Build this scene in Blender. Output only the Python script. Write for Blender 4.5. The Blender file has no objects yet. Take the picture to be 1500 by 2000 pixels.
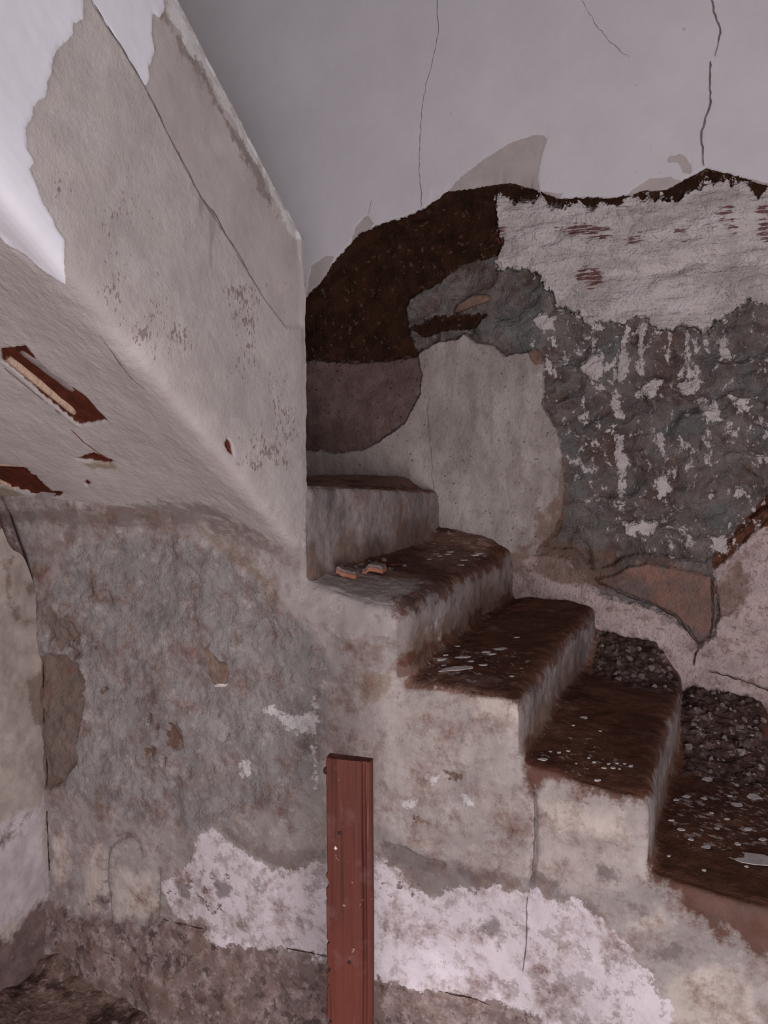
import bpy, math, random
import numpy as np
from mathutils import Vector

# ------------------------------------------------------------ camera, light
# Axes follow the staircase: X = along the run (the flight climbs towards -X),
# Y = into the building (stair width), Z = up.
FPX = 1500.0; PITCH = math.radians(6.16); YAW = math.radians(25.8); EYE = 1.7
scene = bpy.context.scene
cam_d = bpy.data.cameras.new('camera'); cam = bpy.data.objects.new('camera', cam_d)
scene.collection.objects.link(cam); scene.camera = cam
cam.location = (0, 0, EYE); cam.rotation_euler = (math.pi/2 - PITCH, 0, YAW)
cam_d.sensor_fit = 'VERTICAL'; cam_d.sensor_height = 24.0; cam_d.lens = 24.0*FPX/2000.0
cam_d.clip_start = 0.02
vs = scene.view_settings
vs.view_transform = 'Standard'; vs.look = 'None'; vs.gamma = 1.0; vs.use_curve_mapping = False
vs.exposure = 0.18
world = bpy.data.worlds.new('world'); scene.world = world; world.use_nodes = True
world.node_tree.nodes['Background'].inputs[0].default_value = (1.0, 0.93, 0.94, 1)
world.node_tree.nodes['Background'].inputs[1].default_value = 0.10

def area_light(name, loc, target, sx, sy, power, color, spread=180):
    l = bpy.data.lights.new(name, 'AREA'); l.shape = 'RECTANGLE'; l.size = sx; l.size_y = sy
    l.energy = power; l.color = color; l.spread = math.radians(spread)
    o = bpy.data.objects.new(name, l); scene.collection.objects.link(o)
    o.location = loc
    o.rotation_euler = (Vector(target) - Vector(loc)).to_track_quat('-Z', 'Y').to_euler()
    return o
# daylight: the open doorway of the room, behind the camera, and the streak of it that falls past the door edge
# onto the side wall (the photograph shows its sharp right edge low on the white band)
area_light('doorway_behind_offscreen', (1.25, -1.7, 0.95), (-0.9, 1.8, 1.4), 1.2, 2.2, 112, (1.0, 0.948, 0.968))
area_light('doorway_streak_offscreen', (0.75, -1.9, 0.9), (-0.66, 1.74, 0.16), 0.10, 0.42, 0.13, (0.88, 0.95, 1.0), 6)

# ------------------------------------------------------------ photo pixel -> point on a plane of the room
def ray(x, y):
    a = (x-750)/FPX; b = (1000-y)/FPX
    X = a; Y = math.cos(PITCH)+b*math.sin(PITCH); Z = -math.sin(PITCH)+b*math.cos(PITCH)
    c, s = math.cos(YAW), math.sin(YAW)
    return X*c-Y*s, X*s+Y*c, Z
def onY(x, y, D): r = ray(x, y); t = D/r[1]; return (r[0]*t, D, EYE+r[2]*t)
def onX(x, y, R): r = ray(x, y); t = R/r[0]; return (R, r[1]*t, EYE+r[2]*t)
def onZ(x, y, z): r = ray(x, y); t = (z-EYE)/r[2]; return (r[0]*t, r[1]*t, z)

# ------------------------------------------------------------ sizes
D0 = 1.74            # plane of the stair side wall
D1 = 2.69            # plane of the back wall
RISER = [-1.07, -0.783, -0.48, -0.18, 0.12, 0.42, 0.72]
TREAD = [1.50, 1.262, 1.085, 0.893, 0.70, 0.52, 0.34]
FLOOR = -0.16
XP = -1.079          # right face of the overhead flight
SLOPE = 0.80         # rise per metre of the overhead flight, towards the camera
XL = -2.12           # left wall

# ------------------------------------------------------------ numpy noise
_rng = np.random.RandomState(11)
_T = _rng.rand(64, 64, 64).astype(np.float32)*2-1
def vnoise(p):
    i = np.floor(p).astype(np.int32); f = (p-i).astype(np.float32); f = f*f*(3-2*f)
    a = i & 63; b = (i+1) & 63
    x0, y0, z0 = a.T; x1, y1, z1 = b.T; fx, fy, fz = f.T
    c00 = _T[x0, y0, z0]*(1-fx)+_T[x1, y0, z0]*fx
    c10 = _T[x0, y1, z0]*(1-fx)+_T[x1, y1, z0]*fx
    c01 = _T[x0, y0, z1]*(1-fx)+_T[x1, y0, z1]*fx
    c11 = _T[x0, y1, z1]*(1-fx)+_T[x1, y1, z1]*fx
    return (c00*(1-fy)+c10*fy)*(1-fz)+(c01*(1-fy)+c11*fy)*fz
def fbm(p, scale, octv=4, gain=0.5, stretch=(1, 1, 1), off=0.0):
    q = np.asarray(p, np.float64)*np.array(stretch)*scale+off+17.3
    s = np.zeros(len(q), np.float32); a = 1.0; n = 0
    for k in range(octv):
        s += a*vnoise(q); n += a; a *= gain; q = q*2.03+5.1
    return s/n*1.6
def ridged(p, scale, octv=3, **k):
    return 1-np.abs(fbm(p, scale, octv, **k))*2
def sstep(x, a, b):
    t = np.clip((x-a)/(b-a), 0, 1); return t*t*(3-2*t)

def poly_sd(P, poly, margin=0.08):
    """signed distance (positive inside) of 2-D points to a closed polygon, clipped at -margin"""
    poly = np.asarray(poly, float); out = np.full(len(P), -margin, np.float32)
    lo, hi = poly.min(0)-margin, poly.max(0)+margin
    idx = np.where((P[:, 0] > lo[0]) & (P[:, 0] < hi[0]) & (P[:, 1] > lo[1]) & (P[:, 1] < hi[1]))[0]
    if not len(idx): return out
    Q = P[idx]; d = np.full(len(Q), 1e9); ins = np.zeros(len(Q), bool)
    for i in range(len(poly)):
        a, b = poly[i], poly[(i+1) % len(poly)]
        e = b-a; w = Q-a; L = e@e
        if L < 1e-12: continue
        t = np.clip((w@e)/L, 0, 1)
        d = np.minimum(d, ((w-t[:, None]*e)**2).sum(1))
        c = (a[1] > Q[:, 1]) != (b[1] > Q[:, 1])
        if c.any():
            xi = a[0]+(Q[:, 1]-a[1])/(b[1]-a[1]+1e-15)*e[0]
            ins ^= c & (Q[:, 0] < xi)
    d = np.sqrt(d); out[idx] = np.where(ins, d, -d); return np.maximum(out, -margin)
def line_d(P, pts, margin=0.15):
    pts = np.asarray(pts, float); d = np.full(len(P), margin, np.float32)
    lo, hi = pts.min(0)-margin, pts.max(0)+margin
    idx = np.where((P[:, 0] > lo[0]) & (P[:, 0] < hi[0]) & (P[:, 1] > lo[1]) & (P[:, 1] < hi[1]))[0]
    Q = P[idx]; dd = np.full(len(Q), 1e9)
    for i in range(len(pts)-1):
        a, b = pts[i], pts[i+1]; e = b-a; w = Q-a
        t = np.clip((w@e)/(e@e+1e-12), 0, 1)
        dd = np.minimum(dd, ((w-t[:, None]*e)**2).sum(1))
    d[idx] = np.minimum(np.sqrt(dd), margin); return d

# ------------------------------------------------------------ materials
def lin(c):
    r = []
    for v in c:
        v /= 255.0; r.append(v/12.92 if v <= 0.04045 else ((v+0.055)/1.055)**2.4)
    return (*r, 1)
class NT:
    def __init__(self, name, rough=0.92, spec=0.12):
        self.m = bpy.data.materials.new(name); self.m.use_nodes = True
        self.t = self.m.node_tree; self.b = self.t.nodes['Principled BSDF']
        self.b.inputs['Roughness'].default_value = rough
        self.b.inputs['Specular IOR Level'].default_value = spec
        self.co = self.t.nodes.new('ShaderNodeTexCoord').outputs['Object']; self.cache = {}
    def link(self, a, b): self.t.links.new(a, b)
    def noise(self, scale, stretch=(1, 1, 1), detail=5, off=0, rough=0.55):
        k = (scale, stretch, detail, off, rough)
        if k in self.cache: return self.cache[k]
        v = self.co
        if stretch != (1, 1, 1) or off:
            mp = self.t.nodes.new('ShaderNodeMapping'); mp.inputs['Scale'].default_value = stretch
            mp.inputs['Location'].default_value = (off, off*.7, off*.3); self.link(v, mp.inputs[0]); v = mp.outputs[0]
        n = self.t.nodes.new('ShaderNodeTexNoise'); n.inputs['Scale'].default_value = scale
        n.inputs['Detail'].default_value = detail; n.inputs['Roughness'].default_value = rough
        self.link(v, n.inputs['Vector']); self.cache[k] = n.outputs[0]; return n.outputs[0]
    def voro(self, scale, feature='F1', stretch=(1, 1, 1)):
        k = ('v', scale, feature, stretch)
        if k in self.cache: return self.cache[k]
        mp = self.t.nodes.new('ShaderNodeMapping'); mp.inputs['Scale'].default_value = stretch
        self.link(self.co, mp.inputs[0])
        n = self.t.nodes.new('ShaderNodeTexVoronoi'); n.feature = feature; n.inputs['Scale'].default_value = scale
        self.link(mp.outputs[0], n.inputs['Vector']); self.cache[k] = n.outputs[0]; return n.outputs[0]
    def attr(self, name):
        k = ('a', name)
        if k in self.cache: return self.cache[k]
        n = self.t.nodes.new('ShaderNodeAttribute'); n.attribute_name = name
        self.cache[k] = n.outputs['Fac']; return n.outputs['Fac']
    def math(self, op, a, b=None, c=None, clamp=False):
        n = self.t.nodes.new('ShaderNodeMath'); n.operation = op; n.use_clamp = clamp
        for i, v in enumerate((a, b, c)):
            if v is None: continue
            if isinstance(v, (int, float)): n.inputs[i].default_value = v
            else: self.link(v, n.inputs[i])
        return n.outputs[0]
    def mix(self, f, a, b):
        n = self.t.nodes.new('ShaderNodeMix'); n.data_type = 'RGBA'
        for s, v in (('Factor', f), ('A', a), ('B', b)):
            i = [q for q in n.inputs if q.name == s and (q.type == ('VALUE' if s == 'Factor' else 'RGBA'))][0]
            if isinstance(v, (int, float, tuple)): i.default_value = v
            else: self.link(v, i)
        return [o for o in n.outputs if o.type == 'RGBA'][0]
    def ramp(self, x, lo, hi):
        return self.math('MULTIPLY_ADD', x, 1.0/(hi-lo), -lo/(hi-lo), clamp=True)
    def tone(self, ca, cb, sc, st=(1, 1, 1), det=6):
        return self.mix(self.ramp(self.noise(sc, st, det, rough=0.62), 0.34, 0.66), lin(ca), lin(cb))
    def fac(self, attr=None, gain=1.0, thr=0.5, amp=1.0, soft=0.3, scale=60, st=(1, 1, 1), op=1.0, off=0, vor=False, rough=0.6):
        n = self.voro(scale, 'F1', st) if vor else self.noise(scale, st, 6, off, rough)
        v = self.math('MULTIPLY_ADD', n, amp/soft, 0.5-thr*amp/soft)
        if attr: v = self.math('MULTIPLY_ADD', self.attr(attr), gain/soft, v)
        v = self.math('MULTIPLY', v, 1.0, clamp=True)
        if op != 1.0: v = self.math('MULTIPLY', v, op)
        return v
    def bump(self, h, dist, strength=1.0, prev=None):
        n = self.t.nodes.new('ShaderNodeBump'); n.inputs['Distance'].default_value = dist
        if isinstance(strength, float): n.inputs['Strength'].default_value = strength
        else: self.link(strength, n.inputs['Strength'])
        self.link(h, n.inputs['Height'])
        if prev: self.link(prev, n.inputs['Normal'])
        return n.outputs[0]
    def done(self, col, nrm=None):
        self.link(col, self.b.inputs['Base Color'])
        if nrm: self.link(nrm, self.b.inputs['Normal'])
        return self.m
def simple(name, ca, cb, sc=20, st=(1, 1, 1), rough=0.85, bs=0.0, bscale=80, spec=0.2):
    n = NT(name, rough, spec); c = n.tone(ca, cb, sc, st)
    return n.done(c, n.bump(n.noise(bscale, st, 5), bs) if bs else None)

# ------------------------------------------------------------ mesh building
def mesh_np(name, V, Fq, mat, parent=None, attrs=None, normals=None, smooth=True):
    me = bpy.data.meshes.new(name)
    V = np.ascontiguousarray(V, np.float32); Fq = np.ascontiguousarray(Fq, np.int32)
    me.vertices.add(len(V)); me.vertices.foreach_set('co', V.ravel())
    k = Fq.shape[1]
    me.loops.add(Fq.size); me.loops.foreach_set('vertex_index', Fq.ravel())
    me.polygons.add(len(Fq)); me.polygons.foreach_set('loop_start', np.arange(0, Fq.size, k, dtype=np.int32))
    me.update(calc_edges=True)
    me.polygons.foreach_set('use_smooth', np.full(len(Fq), smooth))
    for a, v in (attrs or {}).items():
        at = me.attributes.new(a, 'FLOAT', 'POINT'); at.data.foreach_set('value', np.ascontiguousarray(v, np.float32))
    if normals is not None: me.normals_split_custom_set_from_vertices(normals.astype(np.float32))
    me.materials.append(mat)
    o = bpy.data.objects.new(name, me); scene.collection.objects.link(o)
    if parent: o.parent = parent
    return o
def mesh_py(name, V, Fs, mat, parent=None, smooth=False):
    me = bpy.data.meshes.new(name); me.from_pydata([tuple(v) for v in V], [], Fs); me.update()
    for p in me.polygons: p.use_smooth = smooth
    me.materials.append(mat)
    o = bpy.data.objects.new(name, me); scene.collection.objects.link(o)
    if parent: o.parent = parent
    return o
def tag(o, label=None, cat=None, group=None, kind=None):
    if label: o['label'] = label
    if cat: o['category'] = cat
    if group: o['group'] = group
    if kind: o['kind'] = kind
    return o
def empty(name, loc=(0, 0, 0)):
    o = bpy.data.objects.new(name, None); o.empty_display_size = 0.1
    scene.collection.objects.link(o); o.location = loc; return o
def grid_faces(nu, nv):
    i = np.arange(nu*nv).reshape(nv, nu)
    return np.stack([i[:-1, :-1], i[:-1, 1:], i[1:, 1:], i[1:, :-1]], -1).reshape(-1, 4)
def grid_normals(V, nu, nv):
    g = V.reshape(nv, nu, 3); du = np.gradient(g, axis=1); dv = np.gradient(g, axis=0)
    n = np.cross(du, dv).reshape(-1, 3); return n/np.maximum(np.linalg.norm(n, axis=1, keepdims=True), 1e-9)
def pB(pts): return [(q[0], q[2]) for q in (onY(x, y, D1) for x, y in pts)]
def pS(pts): return [(q[0], q[2]) for q in (onY(x, y, D0) for x, y in pts)]
def pX(pts): return [(q[1], q[2]) for q in (onX(x, y, XP) for x, y in pts)]

def ribbon(name, pts3, width, mat, parent, normal, seed=0, jit=0.004, lift=0.0006):
    """a crack: a thin strip on the wall face, the shade in its gap painted dark, its width varying along the way"""
    rd = random.Random(seed); n = Vector(normal); P = [Vector(p) for p in pts3]; Q = []
    for a, b in zip(P[:-1], P[1:]):
        k = max(2, int((b-a).length/0.012))
        for i in range(k):
            t = i/k; q = a.lerp(b, t); s = (b-a).normalized().cross(n)
            Q.append(q+s*rd.uniform(-jit, jit)*(0.4 if i else 0.2))
    Q.append(P[-1]); V = []; Fs = []
    for i, q in enumerate(Q):
        d = (Q[min(i+1, len(Q)-1)]-Q[max(i-1, 0)]).normalized(); s = d.cross(n)
        w = width*rd.uniform(0.45, 1.25)*(0.35 if i in (0, len(Q)-1) else 1)*0.5
        V += [q-s*w+n*lift, q+s*w+n*lift]
        if i: Fs.append((2*i-2, 2*i-1, 2*i+1, 2*i))
    return mesh_py(name, V, Fs, mat, parent)
M_crack_shade = simple('crack_shade', (128, 120, 121), (92, 84, 85), 60)  # shade inside the crack gaps, put in as dark colour
M_crease_shade = simple('crease_shade_line', (128, 112, 108), (104, 90, 88), 60)  # shade along the creases, painted as darker strips
M_crack_brown = simple('crack_brown', (70, 45, 36), (42, 26, 20), 60)

# ------------------------------------------------------------ back wall
def axis_spacing(segs):
    out = []
    for a, b, st in segs: out += list(np.arange(a, b-st*0.3, st))
    out.append(segs[-1][1]); return np.array(out)
class Field:
    """signed-distance layers (in cm, noise-broken edges) on points of one plane"""
    def __init__(self, P3, P2, conv): self.P3, self.P2, self.conv, self.a = P3, P2, conv, {}
    def add(self, name, polys, amp=0.6, freq=18, cap=4.0, octv=4, stretch=(1, 1, 1), off=0):
        sd = np.full(len(self.P2), -8.0, np.float32)
        for p in polys: sd = np.maximum(sd, poly_sd(self.P2, self.conv(p))*100)
        sd = np.minimum(sd, cap)
        if amp: sd = sd+(fbm(self.P3, freq, 5, 0.72, stretch, off+len(self.a)*3.7)*1.9*amp)*(sd > -7.9)
        self.a[name] = sd; return sd
    def lines(self, name, polylines, half, amp=0.6, freq=18, cap=2.0):
        sd = np.full(len(self.P2), -8.0, np.float32)
        for p in polylines: sd = np.maximum(sd, (half-line_d(self.P2, self.conv(p)))*100)
        sd = np.minimum(sd, cap)+fbm(self.P3, freq, 4, 0.6, (1, 1, 1), len(self.a)*3.7)*amp
        self.a[name] = sd; return sd

ux = axis_spacing([(-3.0, -1.78, 0.03), (-1.78, 0.22, 0.0045), (0.22, 1.6, 0.03)])
vz = axis_spacing([(0.30, 0.62, 0.03), (0.62, 2.52, 0.0045), (2.52, 3.9, 0.03)])
nu, nv = len(ux), len(vz)
U, Vv = np.meshgrid(ux, vz)
PB = np.stack([U.ravel(), np.full(U.size, D1), Vv.ravel()], 1)
FB = Field(PB, PB[:, [0, 2]], pB)
paint = FB.add('paint', [[(-400, -900), (2300, -900), (2300, 470), (1560, 385), (1500, 362), (1470, 352), (1420, 338), (1378, 329), (1345, 347), (1300, 372),
    (1262, 374), (1232, 380), (1190, 388), (1140, 386), (1095, 389), (1060, 377), (1010, 361), (985, 358), (940, 367), (872, 377), (830, 408),
    (790, 425), (750, 437), (722, 449), (703, 457), (680, 484), (652, 514), (625, 556), (600, 580), (585, 600), (560, 640), (480, 700), (-400, 800)]], 0.25, 22)
FB.add('fin', [[(868, 388), (900, 350), (950, 312), (1000, 281), (1040, 268), (1064, 265), (1072, 278), (1062, 300), (1052, 345), (1056, 375), (1000, 372), (940, 380)],
    [(690, 476), (697, 446), (712, 428), (722, 422), (733, 440), (716, 456)], [(600, 585), (606, 555), (611, 522), (640, 500), (657, 503), (635, 545)],
    [(1302, 322), (1303, 308), (1330, 302), (1350, 318), (1352, 342), (1334, 340), (1328, 322), (1316, 318)],
    [(1215, 395), (1236, 372), (1270, 350), (1310, 347), (1335, 355), (1290, 385)], [(1440, 345), (1500, 358), (1560, 375), (1560, 400), (1470, 365)],
    [(1062, 376), (1100, 380), (1090, 394), (1060, 386)]], 0.12, 40)
mud = FB.add('mud', [[(480, 700), (600, 570), (650, 505), (700, 450), (790, 415), (870, 365), (985, 345), (1060, 360), (1100, 382), (1095, 400), (1030, 388), (975, 384), (968, 420),
    (970, 492), (930, 505), (895, 512), (850, 548), (800, 578), (782, 602), (792, 640), (806, 690), (800, 705), (700, 712), (600, 705), (480, 800)],
    [(1330, 372), (1345, 340), (1380, 322), (1430, 332), (1475, 352), (1460, 366), (1420, 352), (1385, 352), (1355, 368)],
    [(1050, 366), (1100, 378), (1180, 380), (1250, 368), (1340, 350), (1480, 350), (1560, 380), (1560, 420), (1470, 385), (1385, 365), (1330, 395), (1240, 402), (1100, 404)], [(1385, 580), (1402, 576), (1405, 600), (1392, 612), (1382, 600)], [(795, 640), (840, 615), (880, 610), (945, 612), (925, 640), (860, 645), (820, 660)]], 0.5, 20)
mud2 = FB.add('mud2', [[(480, 715), (600, 704), (700, 708), (808, 696), (816, 720), (822, 742), (814, 770), (804, 776), (800, 796), (786, 822), (757, 838), (745, 850),
    (735, 862), (700, 880), (650, 886), (600, 878), (480, 870)]], 0.35, 22)
gray = FB.add('gray', [[(480, 870), (600, 880), (650, 887), (702, 881), (740, 862), (790, 825), (805, 790), (818, 770), (822, 735), (812, 692), (850, 668), (890, 662), (903, 649),
    (925, 668), (958, 672), (985, 694), (1030, 688), (1056, 702), (1060, 745), (1056, 790), (1072, 818), (1090, 850), (1096, 900), (1101, 960), (1092, 1012), (1078, 1042), (1050, 1066),
    (1040, 1100), (990, 1120), (850, 1120), (480, 1000)]], 0.35, 24)
skim = FB.add('skim', [[(968, 400), (975, 384), (1030, 386), (1095, 395), (1200, 392), (1235, 384), (1300, 384), (1340, 374), (1385, 350), (1425, 354), (1470, 368), (1500, 384), (1600, 420),
    (1600, 640), (1510, 606), (1482, 584), (1455, 580), (1425, 612), (1385, 640), (1335, 632), (1290, 640), (1245, 622), (1205, 634), (1160, 625), (1125, 606), (1088, 602), (1080, 572),
    (1056, 548), (1042, 527), (1008, 532), (985, 520), (962, 512), (972, 490)]], 1.5, 22, stretch=(1, 1, 0.6))
low = FB.add('low', [[(960, 1110), (1000, 1088), (1050, 1085), (1110, 1090), (1135, 1120), (1170, 1160), (1250, 1182), (1305, 1205), (1342, 1232), (1366, 1262), (1392, 1240), (1402, 1200), (1400, 1150),
    (1392, 1110), (1425, 1085), (1462, 1050), (1500, 1018), (1580, 970), (1700, 950), (1700, 1700), (1300, 1600), (960, 1300)]], 0.5, 18)
wedge = FB.add('wedge', [[(1160, 1132), (1200, 1125), (1228, 1106), (1262, 1100), (1330, 1112), (1388, 1126), (1393, 1200), (1390, 1238), (1366, 1258), (1345, 1228), (1320, 1202), (1280, 1180), (1230, 1162)]], 0.25, 22)
FB.add('rust', [[(1600, 880), (1520, 940), (1495, 968), (1470, 1000), (1442, 1038), (1396, 1088), (1388, 1116), (1432, 1082), (1470, 1045), (1510, 1016), (1600, 960)]], 0.7, 22)
FB.add('red', [[(1080, 448), (1115, 432), (1160, 436), (1200, 452), (1170, 470), (1120, 462)], [(1224, 470), (1232, 455), (1252, 452), (1244, 484)], [(1310, 455), (1322, 438), (1338, 440), (1332, 470)],
    [(1360, 446), (1380, 432), (1402, 436), (1404, 452)], [(1405, 430), (1412, 404), (1428, 402), (1442, 456), (1424, 452)], [(1122, 545), (1140, 518), (1168, 524), (1178, 552), (1150, 566)],
    [(1480, 398), (1560, 405), (1560, 475), (1482, 470)], [(965, 446), (984, 440), (992, 470), (970, 474)]], 0.6, 30, cap=0.6)
fl = FB.add('fleck', [[(1035, 610), (1100, 600), (1300, 600), (1560, 590), (1560, 1010), (1400, 1090), (1300, 1110), (1200, 1060), (1130, 960), (1080, 820), (1040, 720)]], 0.5, 10, cap=0.0)
drips = FB.add('drips', [[(1197, 848), (1214, 848), (1216, 880), (1226, 905), (1214, 940), (1211, 1000), (1207, 1000), (1205, 940), (1199, 900)], [(1188, 770), (1208, 766), (1206, 790), (1214, 808), (1200, 822), (1192, 800)],
    [(1130, 720), (1150, 690), (1172, 690), (1180, 726), (1165, 752), (1140, 730)], [(1152, 620), (1160, 622), (1157, 690), (1148, 690)], [(1210, 640), (1230, 632), (1228, 690), (1214, 750), (1203, 745), (1206, 690)],
    [(1395, 655), (1420, 650), (1425, 700), (1405, 705)], [(1240, 770), (1265, 735), (1290, 742), (1285, 775), (1262, 782)], [(1320, 750), (1370, 735), (1372, 760), (1335, 772)], [(1035, 625), (1052, 605), (1083, 618), (1078, 642), (1050, 640)],
    [(1245, 640), (1256, 640), (1258, 720), (1246, 735)], [(1330, 640), (1345, 640), (1350, 715), (1338, 730)], [(1375, 615), (1388, 620), (1372, 665), (1362, 650)], [(1300, 620), (1312, 625), (1308, 690), (1300, 700)],
    [(1275, 940), (1305, 920), (1308, 960), (1285, 975)], [(1210, 1020), (1275, 1022), (1282, 1042), (1225, 1050)], [(1385, 1050), (1430, 1045), (1415, 1085), (1395, 1075)],
    [(1365, 790), (1400, 782), (1405, 820), (1380, 830)], [(1420, 770), (1480, 775), (1440, 800)], [(1275, 840), (1296, 850), (1300, 890), (1282, 880)], [(1056, 690), (1078, 712), (1084, 735), (1062, 720)]], 0.55, 30)
FB.add('stain', [[(985, 1110), (1010, 1065), (1060, 1050), (1120, 1062), (1180, 1090), (1230, 1130), (1180, 1150), (1100, 1140), (1040, 1120)], [(1400, 1130), (1450, 1100), (1470, 1150), (1440, 1200), (1405, 1210)],
    [(1050, 1000), (1082, 980), (1098, 900), (1108, 950), (1100, 1030), (1072, 1065), (1045, 1070)]], 1.2, 12, cap=1.2)
rock = np.maximum(0, 1)-0
warp = np.stack([fbm(PB, 5, 3, off=9), fbm(PB, 5, 3, off=29), fbm(PB, 5, 3, off=39)], 1)*0.07
rk = ridged(PB+warp, 5.5, 3, stretch=(1, 1, 1.7))*0.020+fbm(PB, 22, 3)*0.008
inside = lambda s, w=0.35: sstep(s, -w, w)
h = -0.042+rk
h = h*(1-inside(mud)) + inside(mud)*(-0.006-0.044*sstep(-FB.a['paint'], 0.2, 6.0)+fbm(PB, 9, 4)*0.014*sstep(-FB.a['paint'], 0.2, 4))
h = np.maximum(h, -0.085)
h = h*(1-inside(mud2)) + inside(mud2)*(-0.028+fbm(PB, 12, 3)*0.006)
h = h+np.maximum(inside(drips, 0.5), 0)*0.004
h = h*(1-inside(gray)) + inside(gray)*(-0.008+fbm(PB, 6, 3)*0.006)
h = h*(1-inside(low, 0.6)) + inside(low, 0.6)*(0.0+fbm(PB, 7, 4)*0.010)
h = h*(1-inside(wedge)) + inside(wedge)*(0.006+fbm(PB, 7, 3)*0.004)
h = h*(1-inside(skim)) + inside(skim)*(np.maximum(-0.018+rk*0.35, -0.03)+fbm(PB+warp*0.6, 14, 5, 0.6, stretch=(0.35, 1, 1.6))*0.011)
h = np.where((np.maximum(wedge, low) > -3.0) & (skim < -1), np.maximum(h, -0.016), h)
pi = sstep(paint, -0.35, 0.25)
h = h*(1-pi)+pi*(0.012+fbm(PB, 1.6, 2)*0.006-inside(FB.a['fin'], 0.1)*0.0025)
VB = PB.copy(); VB[:, 1] = D1-h
rgh = np.clip(1-pi*0.9-inside(gray)*0.45-inside(mud2)*0.3, 0.05, 1)
FB.a['rgh'] = rgh

n = NT('back_wall')
c = n.tone((120, 110, 108), (86, 79, 78), 9, (1, 1, 1.5), 9)
c = n.mix(n.fac(None, thr=0.54, amp=1, soft=0.10, scale=8, op=0.8, off=4, rough=0.7), c, n.tone((104, 84, 77), (80, 62, 57), 20))
c = n.mix(n.fac(None, thr=0.56, amp=1, soft=0.08, scale=5, op=0.55, off=14, rough=0.7), c, n.tone((116, 117, 117), (92, 94, 94), 20))
c = n.mix(n.fac(None, thr=0.58, amp=1, soft=0.05, scale=30, op=0.6, off=1, rough=0.7), c, n.tone((142, 130, 128), (120, 108, 106), 40))
c = n.mix(n.fac('mud', 1, 0.5, 4.0, 0.4, 45, rough=0.7), c, n.tone((62, 38, 26), (38, 23, 16), 18))
c = n.mix(n.math('MULTIPLY', n.fac('mud', 1, 0.5, 0, 0.5), n.fac(None, thr=0.63, amp=1, soft=0.05, scale=46, off=3)), c, n.tone((100, 80, 66), (76, 56, 44), 60))
c = n.mix(n.fac('mud2', 1, 0.5, 9.0, 1.2, 26, rough=0.74), c, n.tone((112, 92, 88), (88, 70, 66), 14))
c = n.mix(n.math('MULTIPLY', n.fac('mud2', 1, 0.5, 0, 0.5), n.fac(None, thr=0.64, amp=1, soft=0.04, scale=90)), c, lin((52, 36, 34)))
c = n.mix(n.fac('gray', 1, 0.5, 3.0, 0.35, 50, rough=0.7), c, n.tone((172, 161, 157), (144, 133, 129), 8, (1, 1, .8), 9))
gm = n.fac('gray', 1, 0.5, 0, 0.5)
c = n.mix(n.math('MULTIPLY', gm, n.fac(None, thr=0.57, amp=1, soft=0.07, scale=12, off=16, op=0.5, rough=0.72)), c, n.tone((146, 133, 129), (126, 114, 110), 30))
c = n.mix(n.math('MULTIPLY', gm, n.fac(None, thr=0.55, amp=1, soft=0.10, scale=14, st=(1, 1, 0.3), off=61, op=0.5, rough=0.72)), c, n.tone((138, 125, 121), (120, 107, 103), 40))
c = n.mix(n.math('MULTIPLY', gm, n.fac(None, thr=0.655, amp=1, soft=0.04, scale=85, off=6)), c, lin((92, 80, 78)))
c = n.mix(n.fac('low', 1, 0.5, 6.0, 0.7, 30, rough=0.7), c, n.tone((192, 172, 169), (158, 140, 138), 11, (1, 1, 1), 9))
lm = n.fac('low', 1, 0.5, 0, 0.5)
c = n.mix(n.math('MULTIPLY', lm, n.fac(None, thr=0.56, amp=1, soft=0.08, scale=20, off=2, op=0.6, rough=0.72)), c, n.tone((138, 110, 100), (116, 90, 84), 40))
c = n.mix(n.math('MULTIPLY', lm, n.fac(None, thr=0.60, amp=1, soft=0.05, scale=55, off=12, op=0.6, rough=0.7)), c, lin((104, 82, 78)))
c = n.mix(n.fac('wedge', 1, 0.5, 7.0, 0.6, 24, rough=0.72), c, n.mix(n.fac(None, thr=0.5, amp=1, soft=0.2, scale=9, off=41, rough=0.7), n.tone((150, 114, 102), (124, 94, 85), 20, (1, 1, 1), 9), n.tone((118, 102, 97), (96, 82, 79), 26)))
c = n.mix(n.fac('rust', 1, 0.5, 5.0, 0.6, 30, rough=0.7), c, n.tone((104, 66, 50), (66, 40, 32), 40))
c = n.mix(n.fac('stain', 1, 0.5, 7.0, 1.8, 18, op=0.7, rough=0.7), c, n.tone((118, 90, 76), (98, 72, 60), 14))
white = n.tone((204, 192, 192), (178, 167, 167), 16, (0.6, 1, 1.6), 8)
c = n.mix(n.fac('fleck', 1, 0.60, 14, 0.5, 30, (1, 1, 0.7), off=7, rough=0.72), c, white)
c = n.mix(n.fac('drips', 1, 0.53, 9.0, 0.4, 55, (1, 1, 0.55), rough=0.72), c, white)
sk = n.mix(n.fac(None, thr=0.54, amp=1, soft=0.10, scale=5, st=(0.7, 1, 1.3), op=0.75, rough=0.72), n.tone((214, 202, 203), (190, 180, 179), 10, (0.3, 1, 2.6), 9), n.tone((176, 166, 162), (160, 149, 146), 30))
c = n.mix(n.fac('skim', 1, 0.5, 8, 0.3, 36, rough=0.72), c, sk)
c = n.mix(n.fac('red', 1, 0.545, 14, 0.6, 36, (0.3, 1, 3.0), rough=0.72, op=0.9), c, n.tone((112, 62, 58), (86, 44, 42), 60))
pm = n.fac('paint', 1, 0.5, 1.0, 0.12, 60)
c = n.mix(pm, c, n.tone((210, 204, 209), (199, 193, 198), 3))
c = n.mix(n.math('MULTIPLY', pm, n.fac(None, thr=0.70, amp=1, soft=0.03, scale=24, off=31, op=0.5)), c, lin((164, 156, 158)))
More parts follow.
